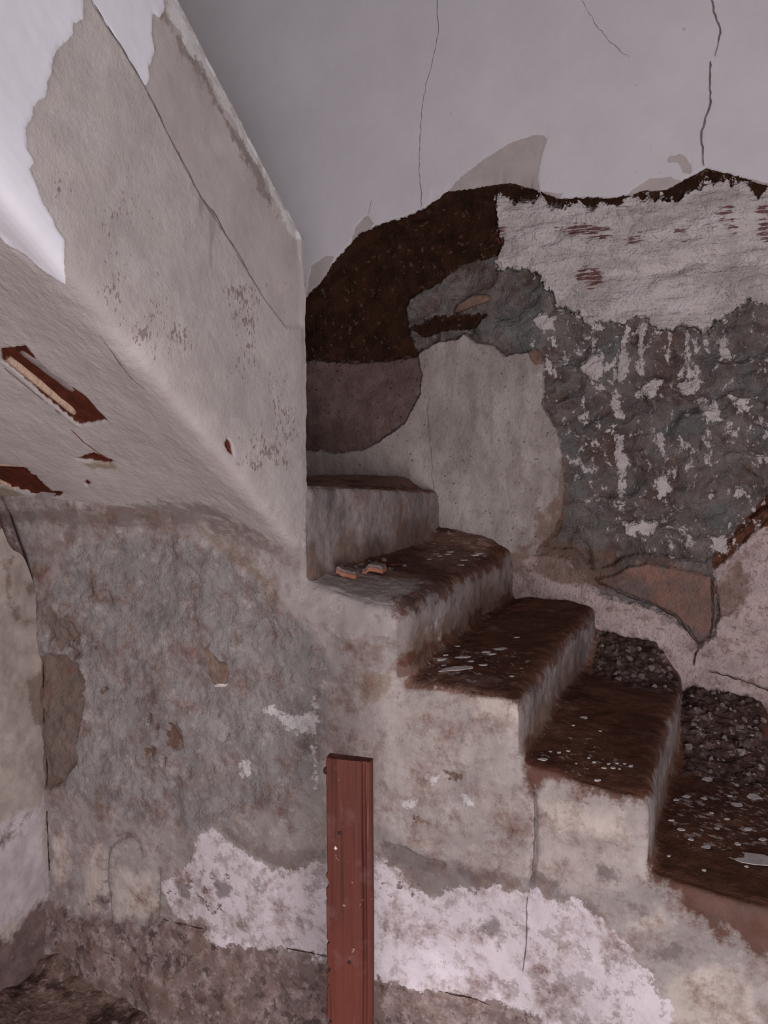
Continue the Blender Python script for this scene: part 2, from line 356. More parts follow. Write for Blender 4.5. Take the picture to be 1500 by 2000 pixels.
c = n.mix(n.math('MULTIPLY', n.fac('fin', 1, 0.5, 1.0, 0.1, 50), pm), c, n.tone((182, 170, 169), (168, 156, 155), 12))
hb = n.math('ADD', n.math('MULTIPLY', n.noise(30, (1, 1, 1), 6), 1.0), n.math('MULTIPLY', n.noise(120, (1, 1, 1), 4), 0.35))
streak = n.math('MULTIPLY', n.noise(14, (0.25, 1, 3.5), 6, 5), n.fac('skim', 1, 0.5, 0, 0.5))
n1 = n.bump(hb, 0.016, n.attr('rgh')); n1 = n.bump(streak, 0.012, 0.9, n1)
M_back = n.done(c, n1)
wall_back = mesh_np('wall_back', VB, grid_faces(nu, nv), M_back, None, FB.a)
tag(wall_back, 'back wall of the stairwell, white paint above broken mud, rock and plaster', None, kind='structure')

cr = lambda pts, w, nm, par, mat=M_crack_shade, seed=1, hh=0.014, jit=0.007: ribbon(nm, [(x, D1-hh, z) for x, z in pB(pts)], w, mat, par, (0, -1, 0), seed, jit)
cr([(857, -80), (857, 0), (860, 58), (853, 105), (838, 160), (829, 212), (824, 280), (823, 340), (827, 380), (826, 410)], 0.0022, 'crack', wall_back, seed=2, hh=0.0175)
cr([(1388, -60), (1390, 0), (1396, 28), (1408, 60), (1405, 88), (1398, 115)], 0.0032, 'crack', wall_back, seed=3, hh=0.0175)
cr([(1388, 124), (1387, 160), (1390, 185), (1388, 212), (1378, 235), (1372, 268), (1374, 300), (1376, 328)], 0.0042, 'crack', wall_back, seed=4, hh=0.0175)
cr([(1138, 0), (1164, 50), (1194, 88), (1232, 118)], 0.0010, 'crack', wall_back, seed=5, hh=0.0175)
cr([(722, 424), (727, 405), (731, 392)], 0.0016, 'crack', wall_back, seed=6, hh=0.0175)
cr([(1366, 1262), (1358, 1282), (1356, 1300)], 0.006, 'crack', wall_back, M_crack_brown, 7, 0.011)
cr([(1168, 1136), (1230, 1165), (1282, 1182), (1320, 1204), (1345, 1232), (1365, 1257), (1390, 1238), (1394, 1195), (1393, 1120)], 0.0045, 'crack', wall_back, M_crack_brown, 8, 0.013)
cr([(1385, 1310), (1420, 1318), (1452, 1328), (1500, 1346), (1560, 1370)], 0.0045, 'crack', wall_back, M_crack_brown, 9, 0.012)
cr([(842, 770), (836, 800), (841, 850), (845, 900), (848, 960), (852, 1040)], 0.0016, 'crack', wall_back, M_crease_shade, 10, 0.005)  # upright wall crease, its shade painted on as a strip
M_tanstone = simple('tan_stone', (132, 106, 92), (104, 84, 74), 25, bs=0.006)
def wall_stone(px, seed, proud):
    rd = random.Random(seed); pts = pB(px); m = len(pts); cx = sum(p[0] for p in pts)/m; cz = sum(p[1] for p in pts)/m
    V = []; Fs = []
    for k, (s, y) in enumerate(((1.0, D1+0.07), (1.0, D1+0.015), (0.86, D1-proud*0.6), (0.5, D1-proud))):
        V += [(cx+(p[0]-cx)*s, y+rd.uniform(-.003, .003), cz+(p[1]-cz)*s) for p in pts]
    for k in range(3):
        for i in range(m): j = (i+1) % m; Fs.append((k*m+i, k*m+j, (k+1)*m+j, (k+1)*m+i))
    Fs.append(tuple(range(3*m, 4*m)))
    return mesh_py('stone', V, Fs, M_tanstone, wall_back, True)
wall_stone([(884, 612), (890, 595), (908, 585), (925, 575), (950, 574), (958, 582), (945, 590), (925, 595), (905, 604)], 3, 0.0)
wall_stone([(1030, 686), (1045, 680), (1058, 690), (1057, 712), (1044, 714), (1034, 702)], 4, -0.005)

# ------------------------------------------------------------ staircase: one worn masonry solid, netted, then split into parts
def smax(a, b, k): return np.maximum(a, b)+np.maximum(k-np.abs(a-b), 0)**2/(4*k)
def smin(a, b, k): return np.minimum(a, b)-np.maximum(k-np.abs(a-b), 0)**2/(4*k)
TILT = [0, 0.035, -0.012, 0.025, 0.01, 0, 0]
MOUND = [(0.045, -1.60, -1.12, 0.45), (0.030, -1.07, -0.80, 0.16), (0.020, -0.74, -0.50, 0.18), (0.085, -0.50, -0.19, 0.27), (0.13, -0.19, 0.14, 0.42), (0.05, 0.12, 0.42, 0.3), (0, 0, 1, 1)]
def stair_sdf(X, Y, Z):
    d = None
    for k, (rx, tz) in enumerate(zip(RISER, TREAD)):
        mh, ma, mb, mw = MOUND[k]
        prof = sstep(X, ma-0.05, ma+0.04)*(1-sstep(X, mb-0.10, mb))
        back = sstep(Y, D1-mw, D1)
        wear = 0.010*np.sin((Y-D0)*5+k*2)+0.006*np.sin(X*17+k)
        edge = sstep(-Y, -(D0+0.30), -D0)*(0.014 if k else 0)
        e = smax(X-(rx+0.006*np.sin(Y*9+k*1.7)), Z-(tz+wear*0.5-edge+mh*prof*back+TILT[k]*(rx-X)/0.3*(X > rx-0.45)+(0.052-0.075*(Y-D0)/0.95 if k == 0 else 0)), 0.055 if k in (1, 2) else 0.04)
        d = e if d is None else smin(d, e, 0.03)
    kk = 0.035+0.045*np.exp(-((X+0.80)/0.10)**2)
    return smax(d, (D0-Y), kk)
HS = 0.006
gx = np.arange(-2.30, 0.80, HS, dtype=np.float32); gy = np.arange(1.69, 2.712, HS, dtype=np.float32); gz = np.arange(-0.22, 1.68, HS, dtype=np.float32)
D = np.empty((len(gx), len(gy), len(gz)), np.float32)
for i in range(0, len(gx), 40):
    s = gx[i:i+40]
    D[i:i+40] = stair_sdf(s[:, None, None], gy[None, :, None], gz[None, None, :])
S = D < 0
nx_, ny_, nz_ = D.shape
cnt = np.zeros((nx_-1, ny_-1, nz_-1), np.uint8)
for a in (0, 1):
    for b in (0, 1):
        for cc in (0, 1): cnt += S[a:nx_-1+a, b:ny_-1+b, cc:nz_-1+cc]
ci, cj, ck = np.where((cnt > 0) & (cnt < 8)); NC = len(ci)
idmap = np.full(cnt.shape, -1, np.int32); idmap[ci, cj, ck] = np.arange(NC); del cnt
corners = [(a, b, c_) for a in (0, 1) for b in (0, 1) for c_ in (0, 1)]
cv = {q: D[ci+q[0], cj+q[1], ck+q[2]] for q in corners}
acc = np.zeros((NC, 3), np.float32); num = np.zeros(NC, np.float32)
for qa in corners:
    for ax in range(3):
        if qa[ax]: continue
        qb = tuple(1 if i == ax else qa[i] for i in range(3))
        va, vb = cv[qa], cv[qb]; m = (va < 0) != (vb < 0)
        t = np.where(m, va/np.where(m, va-vb, 1), 0)
        pos = np.tile(np.array(qa, np.float32), (NC, 1)); pos[:, ax] += t
        acc += pos*m[:, None]; num += m
acc /= num[:, None]
SV = np.stack([gx[ci], gy[cj], gz[ck]], 1)+acc*HS
faces = []
for ax in range(3):
    sa = [slice(1, -1)]*3; sb = [slice(1, -1)]*3
    sa[ax] = slice(0, -1); sb[ax] = slice(1, None)
    A, B = S[tuple(sa)], S[tuple(sb)]
    I = np.stack(np.where(A != B), 1); inn = A[tuple(I.T)]
    I = I+np.array([0 if k == ax else 1 for k in range(3)])
    o1, o2 = [k for k in range(3) if k != ax]
    def cell(d1, d2):
        J = I.copy(); J[:, o1] -= d1; J[:, o2] -= d2; return idmap[J[:, 0], J[:, 1], J[:, 2]]
    q = np.stack([cell(1, 1), cell(0, 1), cell(0, 0), cell(1, 0)], 1)
    flip = inn if ax != 1 else ~inn
    q = np.where(flip[:, None], q, q[:, ::-1]); faces.append(q)
SF = np.concatenate(faces); SF = SF[(SF >= 0).all(1)]
del D, S, idmap
def vnormals(V, Fq):
    a = V[Fq[:, 2]]-V[Fq[:, 0]]; b = V[Fq[:, 3]]-V[Fq[:, 1]]; fn = np.cross(a, b)
    N = np.zeros_like(V)
    for k in range(3):
        s = sum(np.bincount(Fq[:, i], fn[:, k], len(V)) for i in range(4)); N[:, k] = s
    return N/np.maximum(np.linalg.norm(N, axis=1, keepdims=True), 1e-9)
SN = vnormals(SV, SF)
side = sstep(-SN[:, 1], 0.55, 0.85); top = sstep(SN[:, 2], 0.5, 0.8); front = sstep(SN[:, 0], 0.5, 0.8)*(SV[:, 1] > D0+0.01)

FS = Field(SV, SV[:, [0, 2]], pS)
notS = -(SV[:, 1]-D0-0.02).clip(0, 1)*100*2     # side-wall layers fade where the surface turns away from the side plane
def SA(name, polys, amp=0.6, freq=16, cap=4.0, over=False, **k):
    v = FS.add(name, polys, amp, freq, cap, **k)
    if not over: FS.a[name] = v = np.maximum(v+notS, -8)
    return v
SA('rough', [[(60, 1180), (160, 1060), (330, 1040), (450, 1090), (540, 1180), (600, 1230), (640, 1300), (640, 1480), (560, 1560), (400, 1620), (260, 1600), (150, 1560), (60, 1500)]], 1.5, 7, cap=3)
strip = SA('strip', [[(62, 1290), (88, 1270), (120, 1282), (150, 1300), (160, 1330), (158, 1390), (146, 1440), (150, 1490), (125, 1530), (70, 1540)], [(95, 1190), (130, 1200), (150, 1250), (110, 1270), (88, 1250)]], 0.9, 16)
white = SA('white', [[(318, 1735), (345, 1700), (368, 1690), (386, 1642), (410, 1622), (450, 1645), (500, 1680), (545, 1702), (600, 1692), (640, 1682), (735, 1678), (770, 1700), (800, 1735), (850, 1762), (880, 1742),
    (905, 1734), (960, 1728), (1035, 1745), (1052, 1742), (1110, 1760), (1142, 1770), (1182, 1800), (1232, 1850), (1262, 1900), (1302, 1960), (1340, 2040), (1340, 2200), (1100, 2100), (1055, 1978), (950, 1952), (870, 1936),
    (740, 1902), (640, 1872), (560, 1852), (480, 1850), (440, 1838), (418, 1830), (400, 1802), (332, 1782)]], 0.8, 15)
SA('whitebit', [[(514, 1386), (530, 1379), (562, 1400), (608, 1390), (620, 1398), (618, 1442), (598, 1436), (575, 1430), (545, 1410)], [(462, 1495), (480, 1482), (488, 1500), (484, 1520), (462, 1522)],
    [(611, 1360), (617, 1360), (618, 1540), (612, 1540)], [(830, 1512), (858, 1515), (852, 1535), (832, 1532)], [(782, 1560), (818, 1562), (815, 1578), (790, 1580)], [(905, 1552), (925, 1548), (922, 1575), (910, 1580)]], 0.35, 30)
warm = SA('warm', [[(620, 1340), (740, 1300), (800, 1320), (1020, 1350), (1020, 1480), (1265, 1540), (1300, 1700), (1250, 1740), (1060, 1720), (900, 1700), (740, 1620), (640, 1600)]], 2.5, 6)
SA('grayband', [[(735, 1640), (780, 1650), (830, 1672), (880, 1690), (960, 1700), (1035, 1712), (1110, 1740), (1180, 1780), (1240, 1850), (1200, 1810), (1140, 1775), (1050, 1748), (960, 1735), (880, 1745), (850, 1765), (800, 1738), (760, 1700)],
    [(380, 1600), (450, 1640), (540, 1700), (640, 1680), (640, 1650), (560, 1680), (480, 1640), (420, 1590)]], 0.8, 16)
damp = SA('damp', [[(60, 1740), (110, 1760), (150, 1790), (230, 1800), (310, 1796), (400, 1815), (470, 1848), (640, 1872), (800, 1915), (950, 1952), (1055, 1978), (1150, 2060), (1150, 2400), (60, 2400)]], 1.6, 10)
SA('cream', [[(1290, 1930), (1330, 1890), (1400, 1880), (1450, 1900), (1480, 1940), (1480, 2060), (1290, 2060)], [(1230, 1800), (1290, 1770), (1330, 1800), (1290, 1830)], [(103, 1640), (132, 1600), (138, 1720), (106, 1735)], [(160, 1660), (205, 1640), (212, 1780), (172, 1790)], [(216, 1705), (300, 1700), (306, 1788), (226, 1790)],
    [(905, 1352), (1012, 1362), (1016, 1400), (930, 1388)], [(820, 1332), (900, 1346), (880, 1362)], [(1040, 1560), (1200, 1580), (1230, 1640), (1100, 1620)]], 1.2, 10)
SA('arch', [[(-400, 985), (0, 988), (200, 992), (300, 985), (390, 985), (470, 1020), (545, 1076), (540, 1086), (470, 1062), (400, 1025), (330, 1030), (200, 1025), (0, 1025), (-400, 1015)]], 1.0, 22)
SA('ochre', [[(375, 1022), (405, 1032), (450, 1065), (500, 1105), (540, 1150), (556, 1180), (540, 1175), (500, 1140), (450, 1100), (400, 1055)], [(695, 1318), (705, 1308), (755, 1312), (760, 1350), (752, 1372), (705, 1364)], [(380, 1040), (330, 1050), (390, 1070)]], 0.9, 22)
SA('scar', [[(318, 1432), (335, 1410), (352, 1425), (354, 1460), (338, 1470), (325, 1455)], [(286, 1396), (296, 1392), (298, 1415), (289, 1418)], [(302, 1405), (308, 1408), (308, 1440), (303, 1435)],
    [(275, 1460), (300, 1455), (305, 1470), (290, 1480)], [(320, 1475), (328, 1478), (320, 1498)], [(120, 1262), (135, 1255), (150, 1275), (168, 1280), (160, 1286), (140, 1280)], [(182, 1262), (190, 1254), (190, 1272), (184, 1272)], [(190, 1345), (208, 1344), (205, 1356), (194, 1355)],
    [(160, 1418), (178, 1422), (174, 1428), (160, 1424)], [(842, 1462), (862, 1458), (868, 1470), (850, 1475)], [(868, 1505), (905, 1508), (900, 1526), (872, 1522)], [(800, 1595), (840, 1600), (838, 1615), (808, 1608)]], 0.3, 34)
SA('spots', [[(130, 1830), (640, 1885), (960, 1965), (960, 2200), (60, 2100)], [(330, 1690), (450, 1710), (450, 1780), (330, 1790)], [(170, 1745), (215, 1745), (215, 1780), (170, 1775)], [(1270, 1840), (1330, 1845), (1325, 1880), (1275, 1870)],
    [(740, 1690), (860, 1740), (850, 1800), (745, 1780)], [(1125, 1910), (1150, 1900), (1145, 1930), (1128, 1925)]], 0.6, 14, cap=0.0)
spill = SA('spill', [[(1262, 1690), (1300, 1660), (1500, 1640), (1700, 1660), (1700, 1950), (1560, 1910), (1500, 1872), (1450, 1842), (1400, 1812), (1362, 1790), (1325, 1745), (1270, 1730)],
    [(1012, 1470), (1100, 1470), (1268, 1530), (1268, 1566), (1200, 1553), (1120, 1535), (1060, 1528), (1036, 1548), (1020, 1520)],
    [(780, 1290), (900, 1300), (1020, 1320), (1020, 1372), (1000, 1384), (975, 1360), (930, 1352), (860, 1340), (800, 1328)],
    [(745, 1150), (790, 1160), (786, 1205), (770, 1215), (758, 1180)]], 0.9, 18, over=True)
SA('blot', [[(752, 1652), (790, 1656), (835, 1678), (866, 1690), (858, 1712), (815, 1700), (770, 1680)], [(880, 1688), (925, 1700), (962, 1715), (940, 1738), (900, 1722)], [(1270, 1842), (1330, 1848), (1322, 1878), (1280, 1868)],
    [(1236, 1766), (1262, 1772), (1276, 1792), (1250, 1788)], [(1165, 1628), (1215, 1643), (1212, 1652), (1170, 1640)], [(335, 1712), (362, 1716), (375, 1762), (350, 1750)], [(420, 1712), (448, 1716), (452, 1752), (428, 1758)],
    [(178, 1748), (214, 1746), (212, 1778), (186, 1772)], [(568, 1444), (616, 1438), (618, 1462), (580, 1466)], [(935, 1800), (970, 1790), (975, 1830), (940, 1840)], [(1160, 1680), (1200, 1690), (1210, 1720), (1170, 1715)],
    [(1040, 1700), (1100, 1720), (1090, 1740), (1050, 1730)], [(440, 1625), (480, 1655), (470, 1662), (436, 1640)]], 0.6, 22)
SA('ridge', [[(540, 1150), (600, 1180), (680, 1210), (760, 1262), (790, 1300), (775, 1305), (700, 1262), (620, 1215), (545, 1185)]], 0.8, 16)
crev = FS.lines('crev', [[(216, 1795), (208, 1720), (214, 1655), (232, 1636), (252, 1630), (272, 1650), (276, 1672)], [(140, 1790), (175, 1800), (220, 1800)], [(308, 1700), (306, 1790)], [(306, 1795), (345, 1802), (400, 1816)],
    [(745, 1650), (790, 1662), (830, 1685), (862, 1690)], [(235, 1800), (260, 1850), (300, 1880)], [(1035, 1540), (1044, 1580), (1042, 1650), (1036, 1720)]], 0.006, 0.35, 24)
FS.a['crev'] = np.maximum(crev+notS, -8)
# dirt on the treads, plaster on the risers
FS.a['dirt'] = np.clip((top*2-0.55)*3+fbm(SV, 9, 4)*1.2, -6, 4)*1.0
outer = (SV[:, 0] > -1.09) & (SV[:, 0] < -0.76) & (SV[:, 2] > 1.17)
FS.a['dirt'] = FS.a['dirt']-np.where(outer, 7*(1-sstep(SV[:, 1]-(SV[:, 0]+1.07)*0.5, D0+0.02, D0+0.30)), 0)
u = np.zeros(len(SV), np.float32); low_r = np.zeros(len(SV), np.float32); heap = np.zeros(len(SV), np.float32)-6
for k in range(len(RISER)):
    m = (SV[:, 0] <= RISER[k]+0.03) & (SV[:, 0] > (RISER[k-1]+0.03 if k else -9))
    hgt = TREAD[k]-(TREAD[k+1] if k+1 < len(TREAD) else TREAD[k]-0.18)
    low_r[m] = 1-np.clip((SV[m, 2]-(TREAD[k]-hgt))/hgt, 0, 1)
    mh, ma, mb, mw = MOUND[k]
    if k in (3, 4):
        b = (SV[m, 1]-(D1-mw*0.95))*100
        heap[m] = np.minimum(b*0.5, 3)-8*(1-top[m])-2*(SV[m, 0] < ma-0.02)
FS.a['lowr'] = (low_r-0.62)*6*front-6*(1-front)+fbm(SV, 10, 3)*1.6
FS.a['riser'] = front*6-3
FS.a['heap'] = heap+fbm(SV, 9, 3)*1.2
FS.a['deep'] = fbm(SV, 5, 4)*6-1.5-4*(1-top)
lit = np.full(len(SV), -8.0, np.float32)
zones = [(1, [(835, 1065), (960, 1065), (950, 1092), (840, 1095)]), (2, [(815, 1295), (850, 1265), (1000, 1258), (1030, 1300), (960, 1325), (850, 1320)]), (3, [(1040, 1480), (1150, 1450), (1240, 1480), (1235, 1510), (1150, 1520)]),
         (4, [(1300, 1580), (1340, 1545), (1500, 1540), (1560, 1600), (1500, 1660), (1380, 1665), (1310, 1630)]), (4, [(1340, 1420), (1400, 1430), (1500, 1500), (1500, 1540), (1380, 1540)])]
for k, px in zones:
    poly = [onZ(x, y, TREAD[k])[:2] for x, y in px]
    lit = np.maximum(lit, np.where(np.abs(SV[:, 2]-TREAD[k]) < 0.10, poly_sd(SV[:, :2], poly)*100, -8))
    if k == 4 and px[0][0] == 1300: dense = lit.copy()
FS.a['litter'] = np.minimum(lit+fbm(SV, 14, 3)*2.0, 0)*(lit > -7.9)-8*(lit <= -7.9)+0.45*sstep(np.where(SV[:, 0] > -0.16, dense, -8), -1, 2)
# relief along the normals
ins = lambda s, w=0.4: sstep(s, -w, w)
rgh_s = ins(FS.a['rough'], 2.5)
hS = fbm(SV, 2.2, 3)*0.012+fbm(SV, 7, 4)*(0.006+0.006*rgh_s)+fbm(SV, 24, 4, 0.6)*(0.0022+0.0045*rgh_s)
hS += ins(white, 0.5)*0.003-ins(strip, 0.5)*0.010-ins(FS.a['scar'], 0.3)*0.005-ins(crev, 0.5)*0.010
hS += ins(damp, 1.5)*0.012+ins(FS.a['ridge'], 1.5)*0.010
hS += sstep(SV[:, 2], 0.12, -0.16)*0.035*(1+fbm(SV, 4, 3))
hS += np.where(SV[:, 0] < -1.09, sstep(SV[:, 2], 1.385, 1.47)*0.03, 0)
hT = fbm(SV, 8, 4)*0.005+fbm(SV, 40, 3)*0.0022+np.clip(ins(FS.a['heap'], 1.5), 0, 1)*np.maximum(fbm(SV, 34, 3, 0.7), -0.3)*0.012
hR = fbm(SV, 6, 3)*0.005+fbm(SV, 22, 3)*0.003
SV = SV+SN*(hS*side+hT*top+hR*front)[:, None]
SN = vnormals(SV, SF)
FS.a['rgh'] = 0.35+0.65*rgh_s*side+0.3*top

n = NT('stair_masonry')
c = n.tone((174, 164, 161), (146, 137, 135), 7, (1, 1, 1), 9)
c = n.mix(n.fac(None, thr=0.55, amp=1, soft=0.10, scale=9, op=0.36, off=3, rough=0.72), c, n.tone((138, 126, 122), (120, 109, 106), 30))
c = n.mix(n.fac('rough', 1, 0.5, 8, 2.5, 10, op=0.85, rough=0.7), c, n.tone((164, 157, 156), (132, 127, 127), 10, (1, 1, 1), 9))
c = n.mix(n.fac('warm', 1, 0.5, 8, 2.5, 10, op=0.8, rough=0.7), c, n.tone((190, 177, 173), (160, 148, 145), 10, (1, 1, 1), 9))
c = n.mix(n.fac(None, thr=0.575, amp=1, soft=0.06, scale=19, op=0.5, off=21, rough=0.75), c, n.tone((196, 187, 183), (178, 168, 164), 40))
c = n.mix(n.fac(None, thr=0.60, amp=1, soft=0.05, scale=27, op=0.38, off=27, rough=0.75), c, n.tone((124, 108, 101), (108, 92, 86), 40))
c = n.mix(n.fac('strip', 1, 0.5, 10, 1.2, 24, rough=0.78), c, n.tone((138, 121, 113), (114, 100, 95), 16, (1, 1, 1), 9))
c = n.mix(n.fac('arch', 1, 0.53, 16, 2.4, 24, (0.6, 1, 1.4), op=0.75, rough=0.78), c, n.tone((128, 116, 111), (112, 100, 97), 20))
c = n.mix(n.fac('ochre', 1, 0.54, 14, 2.6, 26, op=0.6, rough=0.78), c, n.tone((146, 128, 106), (124, 108, 92), 30))
c = n.mix(n.fac('cream', 1, 0.5, 10, 3.0, 10, op=0.65, rough=0.72), c, n.tone((222, 206, 197), (194, 180, 173), 14))
c = n.mix(n.fac('damp', 1, 0.5, 22, 4.0, 14, rough=0.78), c, n.tone((146, 127, 123), (106, 90, 88), 18, (1, 1, 1), 10))
dm = n.fac('damp', 1, 0.5, 0, 1)
c = n.mix(n.math('MULTIPLY', dm, n.fac(None, thr=0.54, amp=1, soft=0.08, scale=24, off=8, op=0.75, rough=0.74)), c, n.tone((184, 167, 163), (156, 138, 135), 30))
c = n.mix(n.math('MULTIPLY', dm, n.fac(None, thr=0.57, amp=1, soft=0.05, scale=17, off=18, op=0.8, rough=0.76)), c, n.tone((88, 72, 70), (74, 60, 58), 30))
c = n.mix(n.fac('grayband', 1, 0.52, 16, 2.4, 14, op=0.75, rough=0.78), c, n.tone((138, 128, 126), (118, 108, 106), 20))
c = n.mix(n.fac('white', 1, 0.5, 11.0, 0.5, 22, rough=0.78), c, n.tone((226, 214, 220), (204, 193, 198), 6, (1, 1, 1), 8))
wm = n.fac('white', 1, 0.5, 0, 1)
c = n.mix(n.math('MULTIPLY', wm, n.fac(None, thr=0.57, amp=1, soft=0.05, scale=12, off=5, op=0.7, rough=0.76)), c, n.tone((172, 161, 161), (150, 139, 138), 30))
c = n.mix(n.math('MULTIPLY', wm, n.fac(None, thr=0.66, amp=1, soft=0.04, scale=34, off=15, op=0.7, rough=0.74)), c, lin((128, 114, 112)))
c = n.mix(n.fac('blot', 1, 0.52, 12, 1.6, 22, op=0.75, rough=0.78), c, n.tone((128, 116, 114), (104, 93, 91), 30))
c = n.mix(n.fac('whitebit', 1, 0.52, 8.0, 0.25, 50, rough=0.74), c, n.tone((220, 214, 216), (200, 194, 195), 20))
c = n.mix(n.fac('scar', 1, 0.54, 9, 0.8, 40, rough=0.78, op=0.9), c, n.tone((118, 93, 80), (96, 75, 66), 40))
c = n.mix(n.fac('spots', 1, 0.60, 12, 0.6, 28, off=11, rough=0.72, op=0.85), c, n.tone((98, 84, 82), (78, 64, 62), 40))
c = n.mix(n.fac('crev', 1, 0.57, 12.0, 1.0, 34, op=0.6, rough=0.78), c, n.tone((126, 110, 104), (104, 90, 85), 40))
rs = n.tone((154, 143, 140), (126, 116, 114), 12, (1, 1, 0.7), 9)
rs = n.mix(n.fac(None, thr=0.53, amp=1, soft=0.10, scale=8, st=(1, 1, 0.6), off=33, op=0.75, rough=0.72), rs, n.tone((108, 101, 101), (88, 82, 82), 20, (1, 1, 0.5)))
rs = n.mix(n.fac('lowr', 1, 0.5, 7, 1.8, 12, op=0.8, rough=0.72), rs, n.tone((126, 102, 90), (102, 80, 70), 18))
c = n.mix(n.fac('riser', 1, 0.5, 2, 1.5, 20), c, rs)
dirt = n.tone((136, 102, 89), (106, 76, 66), 10, (1, 1, 1), 9)
dirt = n.mix(n.fac('deep', 1, 0.5, 8, 3.0, 12, rough=0.7), dirt, n.tone((96, 66, 56), (72, 48, 40), 18, (1, 1, 1), 9))
dirt = n.mix(n.fac(None, thr=0.56, amp=1, soft=0.08, scale=32, off=2, op=0.5, rough=0.74), dirt, n.tone((118, 101, 93), (90, 73, 65), 30))
dirt = n.mix(n.math('MULTIPLY', n.math('SUBTRACT', 1.0, n.fac('deep', 1, 0.5, 8, 3.0, 12, rough=0.7)), n.fac(None, thr=0.55, amp=1, soft=0.10, scale=18, st=(1, 1.5, 1), off=52, op=0.65, rough=0.78)), dirt, n.tone((158, 132, 122), (128, 101, 91), 40))
c = n.mix(n.fac('dirt', 1, 0.5, 15, 4.0, 17, rough=0.78), c, dirt)
c = n.mix(n.fac('spill', 1, 0.5, 16, 2.2, 15, rough=0.78, op=0.85), c, n.tone((102, 63, 49), (72, 43, 34), 12, (1, 1, 1), 9))
hp = n.tone((84, 63, 56), (56, 40, 35), 20)
hp = n.mix(n.fac(None, thr=0.55, amp=1, soft=0.12, scale=34, off=1, rough=0.75, op=0.8), hp, n.tone((128, 113, 111), (90, 77, 75), 30))
c = n.mix(n.fac('heap', 1, 0.5, 16, 2.4, 14, rough=0.78), c, hp)
c = n.mix(n.fac('litter', 1, 0.60, 14, 0.6, 40, (1, 1.6, 1), off=4, rough=0.68), c, n.tone((190, 176, 172), (150, 134, 128), 30))
hb = n.math('ADD', n.noise(36, (1, 1, 1), 7), n.math('MULTIPLY', n.noise(150, (1, 1, 1), 4), 0.4))
M_stair = n.done(c, n.bump(hb, 0.0115, n.attr('rgh')))

staircase = empty('staircase', (-0.8, 2.2, FLOOR))
tag(staircase, 'worn masonry staircase with brown dirty treads and a flaking plastered side wall', 'staircase')
fc = SV[SF].mean(1)
isside = (fc[:, 1] < D0+0.035)
stepid = np.searchsorted(np.array(RISER)+0.03, fc[:, 0]); stepid[isside] = -1
stairs = {}
for k in range(-1, len(RISER)):
    f = SF[stepid == k]
    if not len(f): continue
    ids, inv = np.unique(f, return_inverse=True)
    o = mesh_np('side_wall' if k < 0 else 'step', SV[ids], inv.reshape(-1, 4), M_stair, None, {a: v[ids] for a, v in FS.a.items()}, SN[ids])
    o.parent = staircase; o.matrix_parent_inverse = staircase.matrix_basis.inverted()
    stairs[k] = o
tm = SN[:, 2] > 0.6
TOPV = SV[tm]
def tread_z(x, y):
    d = (TOPV[:, 0]-x)**2+(TOPV[:, 1]-y)**2; i = np.argsort(d)[:4]; return float(TOPV[i, 2].max())
side_wall = stairs[-1]
def srib(pts, w, seed, mat=M_crack_brown):
    P = []
    sm = (-SN[:, 1] > 0.6)
    for x, z in pS(pts):
        d = (SV[sm][:, 0]-x)**2+(SV[sm][:, 2]-z)**2; P.append((x, float(SV[sm][np.argmin(d), 1])-0.001, z))
    o = ribbon('crack', P, w, mat, None, (0, -1, 0), seed, 0.004, 0.001); o.parent = side_wall; return o
srib([(1034, 1545), (1042, 1565), (1044, 1590), (1043, 1630), (1041, 1670), (1038, 1715), (1030, 1755), (1029, 1800), (1028, 1840), (1024, 1875), (1020, 1900)], 0.003, 1, M_crack_shade)
srib([(858, 1933), (885, 1940), (905, 1944), (932, 1950), (958, 1962)], 0.004, 2)
srib([(560, 1852), (600, 1860), (636, 1872)], 0.003, 3)
srib([(78, 1300), (84, 1400), (90, 1500), (96, 1600), (98, 1700)], 0.006, 4)
srib([(318, 1797), (350, 1804), (372, 1810), (400, 1817)], 0.004, 5)

# ------------------------------------------------------------ overhead flight (rises towards the viewer along the left side)
prof = [(-2.75, 1.462), (-1.60, 1.458), (-1.42, 1.452), (-1.30, 1.428), (-1.19, 1.395), (-1.105, 1.372), (XP-0.006, 1.41), (XP, 1.51), (XP, 1.64), (XP, 1.90), (XP, 2.185), (XP-0.006, 2.212), (XP-0.03, 2.225), (XP-0.065, 2.222), (XP-0.085, 2.20), (XP-0.085, 1.60)]
pr = np.array(prof)
for _ in range(2):
    q = np.empty((2*len(pr)-2, 2)); q[0::2] = pr[:-1]*0.75+pr[1:]*0.25; q[1::2] = pr[:-1]*0.25+pr[1:]*0.75
    pr = np.vstack([pr[:1], q, pr[-1:]])
al = np.concatenate([[0], np.cumsum(np.linalg.norm(np.diff(pr, axis=0), axis=1))])
i0 = al[np.argmin(np.abs(pr[:, 0]+1.75))]
qa = np.concatenate([np.arange(0, i0, 0.03), np.arange(i0, al[-1], 0.0045)])
qx, qz = np.interp(qa, al, pr[:, 0]), np.interp(qa, al, pr[:, 1])
sa_ = np.concatenate([np.arange(-0.018, 1.05, 0.0045), np.arange(1.05, 1.7, 0.02)])
nq, ns = len(qa), len(sa_)
QX, SS = np.meshgrid(np.arange(nq), sa_)
QI = QX.ravel(); SSr = SS.ravel()
PO = np.stack([qx[QI], D0-SSr, qz[QI]+SLOPE*SSr], 1)
ON = grid_normals(PO, nq, ns)
if ON[np.argmin(np.abs(PO[:, 0]-XP)+np.abs(SSr-0.3)+np.abs(qz[QI]-1.9))][0] < 0: ON = -ON
O2 = np.stack([qa[QI], SSr], 1)
cs, sn_ = math.cos(YAW), math.sin(YAW)
